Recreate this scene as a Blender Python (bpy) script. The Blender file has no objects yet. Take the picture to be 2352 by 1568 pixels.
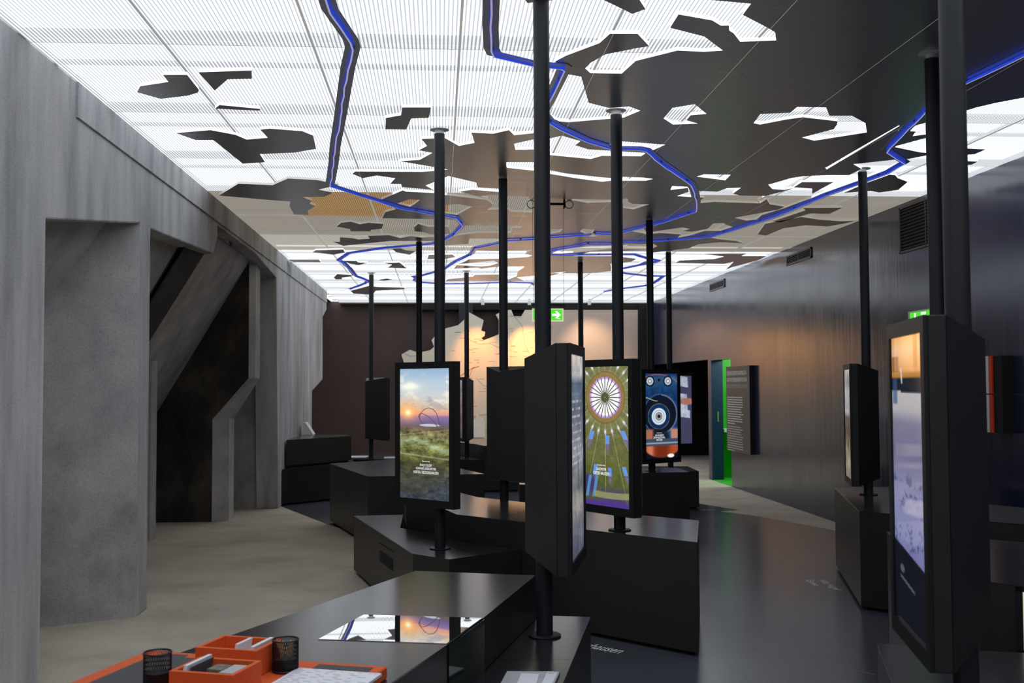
import bpy, bmesh, math, random
import numpy as np
from mathutils import Matrix, Vector
from mathutils.geometry import delaunay_2d_cdt

# ------------------------------------------------------------------ camera, light, exposure
SC = bpy.context.scene
COL = SC.collection
random.seed(7)
CAMZ = 1.672
FPX = 2418.8                                   # focal length in pixels of a 2352 x 1568 frame
YAW, PITCH, ROLL = 0.0698393, 0.0418274, -0.0045830
_f = np.array([math.sin(YAW)*math.cos(PITCH), math.cos(YAW)*math.cos(PITCH), math.sin(PITCH)])
_r0 = np.array([math.cos(YAW), -math.sin(YAW), 0.0]); _u0 = np.cross(_r0, _f)
_r = math.cos(ROLL)*_r0 + math.sin(ROLL)*_u0
_u = -math.sin(ROLL)*_r0 + math.cos(ROLL)*_u0
cam = bpy.data.objects.new('camera', bpy.data.cameras.new('camera'))
COL.objects.link(cam)
cam.matrix_world = Matrix(((_r[0], _u[0], -_f[0], 0), (_r[1], _u[1], -_f[1], 0), (_r[2], _u[2], -_f[2], CAMZ), (0, 0, 0, 1)))
cam.data.sensor_width = 36.0
cam.data.lens = FPX/2352*36.0
cam.data.clip_start = 0.05
cam.data.dof.use_dof = True
cam.data.dof.focus_distance = 6.9
cam.data.dof.aperture_fstop = 5.6
SC.camera = cam
w = bpy.data.worlds.new('world'); SC.world = w; w.use_nodes = True
w.node_tree.nodes['Background'].inputs[0].default_value = (0.02, 0.022, 0.026, 1)
w.node_tree.nodes['Background'].inputs[1].default_value = 0.3
SC.view_settings.view_transform = 'Standard'
SC.view_settings.look = 'None'
SC.view_settings.gamma = 1.0
SC.view_settings.exposure = 0.52
SC.view_settings.use_curve_mapping = False
try:
    SC.cycles.use_denoising = True
    SC.cycles.max_bounces = 6
    SC.cycles.use_adaptive_sampling = True
    SC.cycles.adaptive_threshold = .03
    SC.cycles.sample_clamp_indirect = 4.0
    SC.cycles.caustics_reflective = False
    SC.cycles.caustics_refractive = False
except Exception:
    pass
GLOW = 0.98          # luminous ceiling sheets
BACK = 1.95         # light boxes above the sheets

# measured picture points carried onto real planes of the room
def _ray(x, y):
    return (x-1176)/FPX*_r - (y-784)/FPX*_u + _f
def az(x, y, z):
    v = _ray(x, y); t = (z-CAMZ)/v[2]; return Vector((v[0]*t, v[1]*t, z))
def ax(x, y, X):
    v = _ray(x, y); t = X/v[0]; return Vector((X, v[1]*t, CAMZ+v[2]*t))
def ay(x, y, Y):
    v = _ray(x, y); t = Y/v[1]; return Vector((v[0]*t, Y, CAMZ+v[2]*t))

# ------------------------------------------------------------------ helpers
def srgb(r, g, b):
    return tuple(((c/255)/12.92 if c/255 <= .04045 else ((c/255+.055)/1.055)**2.4) for c in (r, g, b))

class NT:
    def __init__(s, name):
        s.m = bpy.data.materials.new(name); s.m.use_nodes = True
        s.t = s.m.node_tree; s.n = s.t.nodes; s.n.clear()
        s.out = s.n.new('ShaderNodeOutputMaterial')
    def add(s, typ, **kw):
        nd = s.n.new(typ)
        for k, v in kw.items():
            if k.startswith('_'): setattr(nd, k[1:], v)
        return nd
    def link(s, a, b): s.t.links.new(a, b)
    def math(s, op, a, b=None, clamp=False):
        nd = s.n.new('ShaderNodeMath'); nd.operation = op; nd.use_clamp = clamp
        for i, v in enumerate((a, b)):
            if v is None: continue
            if isinstance(v, (int, float)): nd.inputs[i].default_value = v
            else: s.link(v, nd.inputs[i])
        return nd.outputs[0]
    def ramp(s, fac, stops):
        nd = s.n.new('ShaderNodeValToRGB'); e = nd.color_ramp.elements
        while len(e) < len(stops): e.new(.5)
        for i, (p, c) in enumerate(stops):
            e[i].position = p; e[i].color = (*c, 1)
        s.link(fac, nd.inputs[0]); return nd.outputs[0]
    def coords(s, scale=(1, 1, 1)):
        tc = s.n.new('ShaderNodeTexCoord'); mp = s.n.new('ShaderNodeMapping')
        mp.inputs['Scale'].default_value = scale
        s.link(tc.outputs['Object'], mp.inputs[0]); return mp.outputs[0]
    def noise(s, scale, vec, detail=4, rough=.55):
        nd = s.n.new('ShaderNodeTexNoise'); nd.inputs['Scale'].default_value = scale
        nd.inputs['Detail'].default_value = detail; nd.inputs['Roughness'].default_value = rough
        s.link(vec, nd.inputs['Vector']); return nd.outputs[0]
    def mix(s, fac, a, b, blend='MIX'):
        nd = s.n.new('ShaderNodeMix'); nd.data_type = 'RGBA'; nd.blend_type = blend
        for sock, v in ((nd.inputs[0], fac), (nd.inputs[6], a), (nd.inputs[7], b)):
            if isinstance(v, (int, float)): sock.default_value = v
            elif isinstance(v, tuple): sock.default_value = (*v, 1)
            else: s.link(v, sock)
        return nd.outputs[2]

def mat(name, c, rough=.5, metal=0., var=.12, scale=6., bump=0., spec=.5, rvar=0., stretch=(1, 1, 1), emit=None, es=0., coat=0.):
    """principled surface with a noise-driven grain"""
    t = NT(name); b = t.n.new('ShaderNodeBsdfPrincipled')
    v = t.coords(stretch); nz = t.noise(scale, v)
    lo = tuple(x*(1-var) for x in c); hi = tuple(min(1, x*(1+var)) for x in c)
    t.link(t.ramp(nz, [(.3, lo), (.7, hi)]), b.inputs['Base Color'])
    b.inputs['Roughness'].default_value = rough; b.inputs['Metallic'].default_value = metal
    b.inputs['Specular IOR Level'].default_value = spec
    b.inputs['Coat Weight'].default_value = coat
    if rvar:
        t.link(t.ramp(nz, [(.3, (rough-rvar,)*3), (.7, (rough+rvar,)*3)]), b.inputs['Roughness'])
    if bump:
        bp = t.n.new('ShaderNodeBump'); bp.inputs['Strength'].default_value = bump; bp.inputs['Distance'].default_value = .01
        t.link(nz, bp.inputs['Height']); t.link(bp.outputs[0], b.inputs['Normal'])
    if emit:
        b.inputs['Emission Color'].default_value = (*emit, 1); b.inputs['Emission Strength'].default_value = es
    t.link(b.outputs[0], t.out.inputs[0]); return t.m

def concrete(name, dark, mid, light, streak=(2.2, 2.2, .35), stain=1.):
    t = NT(name); b = t.n.new('ShaderNodeBsdfPrincipled')
    v1 = t.coords(streak); v2 = t.coords()
    n1 = t.noise(1.6, v1, 6, .6); n2 = t.noise(.9, v2, 4); n3 = t.noise(90, v2, 2)
    c1 = t.ramp(n1, [(.30, dark), (.5, mid), (.72, light)])
    c2 = t.ramp(n2, [(.3, (.85, .85, .86)), (.65, (1.04, 1.03, 1.02))])
    c = t.mix(1.0, c1, c2, 'MULTIPLY')
    st = t.noise(.55, t.coords((1, 1, .45)), 5, .6)
    c = t.mix(t.math('MULTIPLY', t.math('SUBTRACT', st, .50, True), 3.0*stain, True), c, t.mix(1., c, (.52, .47, .41), 'MULTIPLY'))
    c3 = t.ramp(n3, [(.3, (.72, .72, .72)), (.55, (1, 1, 1))])
    c = t.mix(.8, c, c3, 'MULTIPLY')
    t.link(c, b.inputs['Base Color']); b.inputs['Roughness'].default_value = .85
    b.inputs['Specular IOR Level'].default_value = .25
    bp = t.n.new('ShaderNodeBump'); bp.inputs['Strength'].default_value = .25; bp.inputs['Distance'].default_value = .006
    t.link(t.noise(28, v2, 5, .65), bp.inputs['Height']); t.link(bp.outputs[0], b.inputs['Normal'])
    t.link(b.outputs[0], t.out.inputs[0]); return t.m

def glow_sheet(name, colour, strength, see, line=.55):
    """translucent fluted sheet lit from behind: glows and lets the beams above show through"""
    t = NT(name)
    tc = t.n.new('ShaderNodeTexCoord'); sp = t.n.new('ShaderNodeSeparateXYZ'); t.link(tc.outputs['Object'], sp.inputs[0])
    fx = t.math('FRACT', t.math('MULTIPLY', sp.outputs[0], 1/.0216))
    tri = t.math('ABSOLUTE', t.math('SUBTRACT', fx, .5))
    rib = t.ramp(tri, [(.0, (line,)*3), (.14, (line+.1,)*3), (.27, (1, 1, 1))])
    fy = t.math('FRACT', t.math('MULTIPLY', sp.outputs[1], 1/.017))
    dash = t.ramp(t.math('ABSOLUTE', t.math('SUBTRACT', fy, .5)), [(.0, (.90, .90, .93)), (.3, (1, 1, 1))])
    c = t.mix(1., t.mix(1., rib, dash, 'MULTIPLY'), colour, 'MULTIPLY')
    nz = t.noise(1.3, t.coords(), 2)
    c = t.mix(1., c, t.ramp(nz, [(.3, (.93, .935, .95)), (.7, (1, 1, 1))]), 'MULTIPLY')
    em = t.n.new('ShaderNodeEmission'); t.link(c, em.inputs[0]); em.inputs[1].default_value = strength
    tr = t.n.new('ShaderNodeBsdfTransparent'); t.link(c, tr.inputs[0])
    mx = t.n.new('ShaderNodeMixShader'); mx.inputs[0].default_value = see
    t.link(em.outputs[0], mx.inputs[1]); t.link(tr.outputs[0], mx.inputs[2]); t.link(mx.outputs[0], t.out.inputs[0])
    return t.m

def emission(name, c, s, var=.05):
    t = NT(name); nz = t.noise(5, t.coords())
    e = t.n.new('ShaderNodeEmission'); e.inputs[1].default_value = s
    t.link(t.ramp(nz, [(.3, tuple(x*(1-var) for x in c)), (.7, c)]), e.inputs[0]); t.link(e.outputs[0], t.out.inputs[0]); return t.m

def screen_mat(name, strength=1., rough=.12, spec=.5):
    t = NT(name); b = t.n.new('ShaderNodeBsdfPrincipled')
    at = t.n.new('ShaderNodeAttribute'); at.attribute_name = 'picture'
    b.inputs['Base Color'].default_value = (.01, .01, .012, 1); b.inputs['Roughness'].default_value = rough
    b.inputs['Specular IOR Level'].default_value = spec
    nz = t.noise(300, t.coords(), 1)
    t.link(t.mix(1., at.outputs['Color'], t.ramp(nz, [(.3, (.95,)*3), (.7, (1, 1, 1))]), 'MULTIPLY'), b.inputs['Emission Color'])
    b.inputs['Emission Strength'].default_value = strength
    t.link(b.outputs[0], t.out.inputs[0]); return t.m

def empty(name, loc, label=None, cat=None, group=None, kind=None):
    o = bpy.data.objects.new(name, None); o.empty_display_size = .1; o.location = loc; COL.objects.link(o)
    tag(o, label, cat, group, kind); return o
def tag(o, label=None, cat=None, group=None, kind=None):
    if label: o['label'] = label
    if cat: o['category'] = cat
    if group: o['group'] = group
    if kind: o['kind'] = kind
    return o

class MB:
    """collects geometry in world space, builds one mesh object"""
    def __init__(s): s.v = []; s.f = []; s.m = []
    def face(s, pts, m=0):
        i = len(s.v); s.v += [tuple(p) for p in pts]; s.f.append(tuple(range(i, i+len(pts)))); s.m.append(m)
    def shell(s, vs, fs, m=0):
        i = len(s.v); s.v += [tuple(p) for p in vs]
        for f in fs: s.f.append(tuple(i+k for k in f)); s.m.append(m)
    def box(s, x0, x1, y0, y1, z0, z1, m=0):
        s.prism([(x0, y0), (x1, y0), (x1, y1), (x0, y1)], z0, z1, m)
    def prism(s, poly, z0, z1, m=0, mtop=None):
        poly = ccw(poly); n = len(poly)
        vs = [(x, y, z0) for x, y in poly]+[(x, y, z1) for x, y in poly]
        s.shell(vs, [tuple(range(n-1, -1, -1))], m)
        s.shell(vs, [tuple(range(n, 2*n))], m if mtop is None else mtop)
        s.shell(vs, [(i, (i+1) % n, n+(i+1) % n, n+i) for i in range(n)], m)
    def hexa(s, b, t, m=0):
        """lower ring b and upper ring t of equal length"""
        n = len(b); vs = list(b)+list(t)
        s.shell(vs, [tuple(range(n-1, -1, -1)), tuple(range(n, 2*n))]+[(i, (i+1) % n, n+(i+1) % n, n+i) for i in range(n)], m)
    def loft(s, rings, m=0):
        n = len(rings[0]); vs = [p for r in rings for p in r]
        fs = [tuple(range(n-1, -1, -1)), tuple((len(rings)-1)*n+i for i in range(n))]
        for k in range(len(rings)-1):
            fs += [(k*n+i, k*n+(i+1) % n, (k+1)*n+(i+1) % n, (k+1)*n+i) for i in range(n)]
        s.shell(vs, fs, m)
    def lathe(s, c, prof, seg=32, m=0):
        vs = []; fs = []
        for r, z in prof:
            vs += [(c[0]+r*math.cos(2*math.pi*k/seg), c[1]+r*math.sin(2*math.pi*k/seg), c[2]+z) for k in range(seg)]
        for j in range(len(prof)-1):
            fs += [(j*seg+k, j*seg+(k+1) % seg, (j+1)*seg+(k+1) % seg, (j+1)*seg+k) for k in range(seg)]
        fs += [tuple(range(seg-1, -1, -1)), tuple((len(prof)-1)*seg+k for k in range(seg))]
        s.shell(vs, fs, m)
    def tube(s, pts, r, seg=8, m=0):
        pts = [Vector(p) for p in pts]; rings = []
        for i, p in enumerate(pts):
            d = (pts[min(i+1, len(pts)-1)]-pts[max(i-1, 0)]).normalized()
            a = d.cross(Vector((0, 0, 1)) if abs(d.z) < .9 else Vector((1, 0, 0))).normalized(); b = d.cross(a)
            rings.append([p+a*r*math.cos(2*math.pi*k/seg)+b*r*math.sin(2*math.pi*k/seg) for k in range(seg)])
        s.loft(rings, m)
    def build(s, name, mats, parent=None, smooth=False, recalc=True):
        off = Vector(parent.matrix_world.translation if parent is None else root_loc(parent)) if parent else Vector()
        me = bpy.data.meshes.new(name)
        me.from_pydata([tuple(Vector(p)-off) for p in s.v], [], s.f)
        for mt in (mats if isinstance(mats, (list, tuple)) else [mats]): me.materials.append(mt)
        me.polygons.foreach_set('material_index', s.m)
        if recalc:
            bm = bmesh.new(); bm.from_mesh(me); bmesh.ops.remove_doubles(bm, verts=bm.verts, dist=1e-5)
            bmesh.ops.recalc_face_normals(bm, faces=bm.faces); bm.to_mesh(me); bm.free()
        if smooth:
            me.polygons.foreach_set('use_smooth', [True]*len(me.polygons))
            try: me.set_sharp_from_angle(angle=math.radians(40))
            except Exception: pass
        o = bpy.data.objects.new(name, me); COL.objects.link(o)
        if parent: o.parent = parent
        return o
def root_loc(o):
    p = Vector(o.location)
    while o.parent: o = o.parent; p += Vector(o.location)
    return p
def area2(poly): return sum(poly[i][0]*poly[(i+1) % len(poly)][1]-poly[(i+1) % len(poly)][0]*poly[i][1] for i in range(len(poly)))
def ccw(poly):
    poly = [(p[0], p[1]) for p in poly]
    return poly if area2(poly) > 0 else poly[::-1]
def offset(poly, d):
    poly = ccw(poly); n = len(poly); out = []
    for i in range(n):
        p0, p1, p2 = (Vector(poly[i-1]), Vector(poly[i]), Vector(poly[(i+1) % n]))
        a = (p1-p0).normalized(); b = (p2-p1).normalized()
        na = Vector((-a.y, a.x)); nb = Vector((-b.y, b.x)); m = (na+nb)
        k = d/max(.35, (1+na.dot(nb))); out.append(tuple(p1+m*k))
    return out
def clip(poly, p, nrm):
    out = []; n = len(poly)
    for i in range(n):
        a, b = poly[i], poly[(i+1) % n]
        da = (a[0]-p[0])*nrm[0]+(a[1]-p[1])*nrm[1]; db = (b[0]-p[0])*nrm[0]+(b[1]-p[1])*nrm[1]
        if da >= 0: out.append(a)
        if (da >= 0) != (db >= 0):
            t = da/(da-db); out.append((a[0]+(b[0]-a[0])*t, a[1]+(b[1]-a[1])*t))
    return out
def text(name, s, size, m, org, xa, ya, parent, width=None, align='LEFT', bold=0., lift=.0006):
    cu = bpy.data.curves.new(name, 'FONT'); cu.body = s; cu.size = size; cu.align_x = align; cu.offset = bold
    cu.resolution_u = 3
    ob = bpy.data.objects.new(name, cu); COL.objects.link(ob)
    dg = bpy.context.evaluated_depsgraph_get()
    me = bpy.data.meshes.new_from_object(ob.evaluated_get(dg)); bpy.data.objects.remove(ob); bpy.data.curves.remove(cu)
    xa = Vector(xa).normalized(); ya = Vector(ya).normalized(); za = xa.cross(ya)
    xs = [v.co.x for v in me.vertices] or [0]; k = 1.
    if width: k = width/(max(xs)-min(xs))
    off = root_loc(parent) if parent else Vector()
    for v in me.vertices: v.co = Vector(org)+xa*v.co.x*k+ya*v.co.y+za*lift-off
    me.materials.clear(); me.materials.append(m)
    o = bpy.data.objects.new(name, me); COL.objects.link(o)
    if parent: o.parent = parent
    return o

# ------------------------------------------------------------------ materials
M = {}
M['conc'] = concrete('grey cast concrete', srgb(160, 160, 163), srgb(196, 196, 198), srgb(222, 221, 218))
M['conc_in'] = concrete('grey cast concrete inside bays', srgb(154, 154, 156), srgb(186, 185, 185), srgb(210, 207, 203), (1.5, 1.5, 1.2))  # same concrete toned a little darker, shade of the bays in its colour
M['floor'] = concrete('beige screed floor', srgb(186, 174, 158), srgb(206, 194, 178), srgb(216, 206, 191), (.8, 1.0, 1), .35)
M['darkfloor'] = mat('dark satin floor sheet', srgb(78, 81, 90), .22, var=.10, scale=1.5, rvar=.02, spec=.8, stretch=(1, .5, 1))
M['plinth'] = mat('black satin plinth laminate', srgb(38, 38, 42), .20, var=.04, scale=3, spec=.9)
M['plinth_side'] = mat('black plinth side laminate', srgb(40, 38, 36), .40, var=.10, scale=5, spec=.5)
M['toe'] = mat('black recessed plinth base', srgb(9, 9, 10), .7)
M['pole'] = mat('black powder-coated steel tube', srgb(30, 32, 37), .45, var=.08, spec=.4, scale=40)
M['house'] = mat('black powder-coated housing', srgb(35, 34, 35), .5, var=.08, scale=60, spec=.4)
M['frame'] = mat('black screen frame', srgb(24, 24, 25), .45, var=.06, scale=60, spec=.4)
M['white'] = mat('white plastic', srgb(232, 232, 228), .5, var=.03)
M['collar'] = mat('white painted collar', srgb(235, 235, 232), .45, var=.03)
M['mapdark'] = mat('dark grey satin metal ceiling sheet', srgb(228, 229, 233), .30, metal=.75, var=.015, scale=3, spec=.5, rvar=.03, stretch=(.4, 2.5, 1))
M['mapedge'] = mat('translucent white sheet edge', srgb(238, 240, 244), .5, var=.04, scale=25, emit=(.9, .92, .95), es=.6)  # own emission stands in for ceiling light passing through the edge
M['mapedge_dim'] = mat('weakly glowing white sheet edge', srgb(232, 226, 214), .5, var=.04, scale=25, emit=(.9, .86, .78), es=.16)  # dimmer copy of the edge glow, for the dim rows and lengthwise seams
M['rightwall'] = None
M['joint'] = glow_sheet('translucent joint strip', srgb(200, 199, 195), .42, .0, .9)
M['alu'] = mat('aluminium joint profile', srgb(170, 170, 166), .4, metal=.6, var=.1)
M['beam'] = mat('grey roof beam', srgb(150, 142, 130), .7, var=.1)
M['tan'] = mat('tan roof boarding', srgb(178, 132, 78), .8, var=.15)
M['roofgrey'] = mat('grey roof boarding', srgb(150, 146, 138), .8, var=.1)
M['back'] = emission('daylight light box', (.92, .96, 1.), BACK)
M['sheet'] = glow_sheet('backlit fluted sheet', (.92, .96, 1.), GLOW, .30, .36)
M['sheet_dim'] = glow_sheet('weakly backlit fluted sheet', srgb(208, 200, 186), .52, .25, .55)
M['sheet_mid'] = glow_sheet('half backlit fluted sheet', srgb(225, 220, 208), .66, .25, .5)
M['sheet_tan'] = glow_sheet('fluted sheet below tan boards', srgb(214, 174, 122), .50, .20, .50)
M['led'] = emission('blue light tube', (.035, .10, 1.), .42)
M['ledpale'] = emission('pale violet underside of light tube', (.60, .55, .80), .42)
M['ribbon'] = mat('dark grey strip', srgb(92, 90, 92), .5, var=.05)
M['black'] = mat('matt black', srgb(12, 12, 13), .8, var=.1)
M['blackpanel'] = mat('black painted panel', srgb(26, 24, 24), .6, var=.1)
M['brown'] = mat('dark brown painted wall', srgb(72, 54, 50), .6, var=.1, scale=2)
M['cream'] = mat('cream wall map board', srgb(232, 220, 200), .6, var=.03, scale=3)
M['creamedge'] = mat('white board edge', srgb(238, 232, 222), .6, var=.03)
M['pink'] = mat('pale rose wall panel', srgb(206, 184, 168), .6, var=.03, scale=2)
M['maptext'] = mat('grey map print', srgb(168, 154, 134), .7)
M['mapred'] = mat('red map line', srgb(206, 62, 40), .6)
M['river'] = mat('pale blue map line', srgb(150, 160, 176), .6)
M['green'] = mat('bright green wall', srgb(34, 170, 28), .55, var=.05)
M['greenfloor'] = mat('bright green floor', srgb(70, 190, 60), .5, var=.05)
M['blue'] = mat('navy blue door frame', srgb(26, 44, 92), .45, var=.08)
M['orange'] = mat('orange felt-coated board', srgb(214, 88, 30), .7, var=.07, scale=50, bump=.05)
M['mat'] = mat('dark grey mat', srgb(70, 70, 73), .7, var=.08, scale=60)
M['paper'] = mat('white paper', srgb(226, 227, 234), .6, var=.03)
M['papergrey'] = mat('grey printed card', srgb(176, 177, 180), .55, var=.05)
M['ink'] = mat('dark printing ink', srgb(70, 72, 84), .6)
M['wire'] = mat('black wire mesh', srgb(16, 16, 18), .45)
M['wheat'] = mat('dry wheat ears', srgb(196, 160, 104), .8, var=.2, scale=80)
M['card'] = mat('printed postcard', srgb(108, 112, 92), .6, var=.6, scale=60)
M['louvre'] = mat('dark vent louvre', srgb(40, 40, 43), .5)
M['ventframe'] = mat('dark grey vent frame', srgb(74, 75, 80), .4)
M['rust'] = mat('rusty dark steel', srgb(48, 42, 38), .8, var=.5, scale=14, bump=.3)
M['mirror'] = mat('mirror-black touch glass', (.80, .81, .83), .015, metal=1., var=.01)
M['glass'] = mat('dark side glass', srgb(18, 20, 22), .06, var=.1, spec=.6)
M['lettering'] = emission('white screen lettering', (.95, .96, 1.), .78)
M['print'] = mat('white lettering', srgb(228, 228, 228), .6, var=.03)
M['printgrey'] = mat('pale grey lettering', srgb(196, 192, 188), .6, var=.03)
M['board'] = mat('grey-brown text board', srgb(92, 84, 78), .5, var=.05)
M['boardedge'] = mat('navy board edge', srgb(22, 24, 40), .5)
M['red'] = mat('orange-red board edge', srgb(232, 62, 26), .5, var=.05)
M['exitgreen'] = emission('lit green exit panel', (.07, .62, .03), .9)
M['exitwhite'] = emission('lit white exit arrow', (.95, 1., .9), 1.)
M['steel'] = mat('dark steel', srgb(60, 58, 52), .4, metal=.6)
M['bluedot'] = mat('blue lump of putty', srgb(60, 120, 160), .6)
M['lit'] = emission('lit cream showcase', (.80, .74, .55), .6)
M['screen'] = screen_mat('lit picture screen', .78)
M['screen_dim'] = screen_mat('dim glassy picture screen', .58, .06)
def right_wall_mat():
    t = NT('glossy navy lacquered wall'); b = t.n.new('ShaderNodeBsdfPrincipled')
    v = t.coords((.6, .6, .12)); n = t.noise(3.0, v, 5, .6); n2 = t.noise(1.1, t.coords((1, 1, .5)), 3)
    t.link(t.ramp(n2, [(.3, srgb(38, 42, 66)), (.7, srgb(50, 53, 78))]), b.inputs['Base Color'])
    t.link(t.ramp(n, [(.25, (.14,)*3), (.75, (.25,)*3)]), b.inputs['Roughness'])
    b.inputs['Specular IOR Level'].default_value = 1.0
    bp = t.n.new('ShaderNodeBump'); bp.inputs['Strength'].default_value = .10; bp.inputs['Distance'].default_value = .02
    t.link(t.noise(5, t.coords((2.2, 2.2, .25)), 4), bp.inputs['Height']); t.link(bp.outputs[0], b.inputs['Normal'])
    t.link(b.outputs[0], t.out.inputs[0]); return t.m
M['rightwall'] = right_wall_mat()

M['conc_shade'] = concrete('concrete with painted shade', srgb(40, 37, 34), srgb(62, 57, 52), srgb(96, 90, 82), (1.5, 1.5, .8))  # near-black shade of the bay painted into the concrete colour
# ------------------------------------------------------------------ room shell
XL, XR, YN, YF, ZC = -2.2, 4.8, -4.0, 23.8, 3.534
ZD = 3.512                                    # underside of the dark map sheet
# floor
fb = MB(); fb.box(-4.2, 7.2, YN, 26., -.15, 0.)
floor = fb.build('floor', M['floor']); tag(floor, kind='structure', label='beige mottled screed floor of the hall')
db = MB(); db.prism([(-2.2, 15.0), (-1.35, 13.0), (-.86, 12.0), (-.5, 10.4), (-.45, 8.6), (-.2, 7.5), (-.2, 5.2), (-.7, 3.4), (-1.4, YN), (4.78, YN), (4.78, 11.2), (4.52, 11.83), (4.07, 13.13), (3.69, 13.77), (3.98, 13.89), (3.66, 14.65), (2.6, 15.3), (2.2, 17.2), (1.2, 18.8), (-1.6, 18.4), (-2.2, 17.4)], 0., .003)
db.build('dark_floor_sheet', M['darkfloor'], floor)
for a, b in ((az(1697, 1315, 0).xy, az(1717, 1487, 0).xy), (az(1717, 1487, 0).xy, az(2010, 1550, 0).xy)):
    sb = MB(); a = Vector(a); b = Vector(b); n = Vector((-(b-a).y, (b-a).x)).normalized()*.0012
    sb.prism([tuple(a-n), tuple(b-n), tuple(b+n), tuple(a+n)], .003, .0036); sb.build('floor_joint', M['maptext'], floor)
# near wall behind the camera, far wall
nb = MB(); nb.box(-4.2, XR+.2, YN-.2, YN, 0, 3.7); tag(nb.build('wall_near', M['blackpanel']), kind='structure')
wf = MB(); wf.box(-4.2, XR, YF, YF+.2, 0, 3.7)
wall_far = wf.build('wall_far', M['brown']); tag(wall_far, kind='structure', label='dark brown end wall behind the wall map')
p = MB(); p.box(ay(1465, 700, YF-.3).x, XR, YF-.35, YF, 0, 3.5); p.build('pillar', M['black'], wall_far)
p = MB(); p.box(ay(960, 700, YF).x, XR, YF-.3, YF, ay(1200, 711, YF-.3).z, 3.5); p.build('lintel', M['black'], wall_far)
p = MB(); p.box(ay(1053, 700, YF).x, ay(1085, 700, YF).x, YF-.34, YF-.3, ay(1060, 742, YF-.3).z, 3.5); p.build('column_face', M['boardedge'], wall_far)

# right wall with door and niche openings
wr = MB()
for y0, y1, z0, z1 in ((YN, 17.06, 0, 3.7), (17.06, 18.3, 2.1, 3.7), (18.3, 18.52, 0, 3.7), (18.52, YF, 2.12, 3.7)):
    wr.box(XR, XR+.2, y0, y1, z0, z1)
wall_right = wr.build('wall_right', M['rightwall']); tag(wall_right, kind='structure', label='glossy dark navy lacquered side wall')
gb = MB()
gb.box(5.0, 6.4, 18.62, 18.7, 0, 2.6); gb.box(6.4, 6.5, 16.6, 18.7, 0, 2.6); gb.box(5.0, 6.5, 16.5, 16.6, 0, 2.6); gb.box(5.0, 6.5, 16.5, 18.7, 2.6, 2.7)
door = gb.build('door_1', M['green']); tag(door, kind='structure', label='bright green lobby behind the doorway in the navy wall')
p = MB(); p.box(4.8, 6.4, 16.6, 18.62, .002, .008); p.build('lobby_floor', M['greenfloor'], door)
p = MB(); p.box(4.79, 4.99, 18.24, 18.3, 0, 2.1); p.build('door_jamb', M['blue'], door)
p = MB(); p.box(4.885, 4.91, 18.232, 18.24, 1.02, 1.2); p.build('latch_plate', M['alu'], door)
p = MB(); p.box(5.0, 6.3, 18.2, 18.62, .84, .89); p.build('shelf', M['white'], door)
lt = bpy.data.lights.new('lobby fill light', 'POINT'); lt.energy = 40; lt.shadow_soft_size = .15; lt.color = (1, .97, .9)  # added lamp, out of view, to brighten the green lobby
lo = bpy.data.objects.new('lobby_fill_lamp', lt); lo.location = (5.7, 17.4, 2.35); COL.objects.link(lo)
nb = MB()
nb.box(4.8, 6.6, 24.8, 24.9, 0, 2.6); nb.box(4.8, 4.9, 24.0, 24.8, 0, 2.6); nb.box(6.5, 6.6, 18.7, 24.9, 0, 2.6); nb.box(5.0, 6.6, 18.7, 18.74, 0, 2.6); nb.box(5.0, 6.6, 18.7, 24.9, 2.6, 2.7)
niche = nb.build('door_2', M['black']); tag(niche, kind='structure', label='black side room opening at the far end of the navy wall')

# vents in the right wall
def vent(name, label, y0, y1, z0, z1, rows):
    root = empty(name, (XR, (y0+y1)/2, z0), label, 'vent', 'vents in the navy wall')
    f = MB(); t = .022
    for a, b, c, d in ((y0, y1, z0, z0+t), (y0, y1, z1-t, z1), (y0, y0+t, z0, z1), (y1-t, y1, z0, z1), ((y0+y1)/2-.006, (y0+y1)/2+.006, z0, z1)):
        f.box(XR-.014, XR, a, b, c, d)
    f.build('frame', M['ventframe'], root)
    p = MB(); p.box(XR-.002, XR-.0005, y0, y1, z0, z1); p.build('backing', M['black'], root)
    for k in range(rows):
        z = z0+t+(z1-z0-2*t)*(k+.5)/rows; h = (z1-z0)/rows*.16
        s = MB(); s.hexa([(XR-.012, y0+t, z-h), (XR-.003, y0+t, z-h*.2), (XR-.003, y0+t, z+h*1.2), (XR-.012, y0+t, z+h*.4)],
                         [(XR-.012, y1-t, z-h), (XR-.003, y1-t, z-h*.2), (XR-.003, y1-t, z+h*1.2), (XR-.012, y1-t, z+h*.4)]); s.build('slat', M['louvre'], root)
vent('wall_vent', 'large dark louvred vent high on the navy wall behind the poles', 9.42, 10.6, 3.02, 3.5, 13)
vent('wall_vent', 'small slotted vent on the navy wall, middle one by size', 13.2, 14.16, 3.30, 3.44, 4)
vent('wall_vent', 'smallest slotted vent on the navy wall, farthest from the camera', 17.33, 18.29, 3.31, 3.45, 4)

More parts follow.
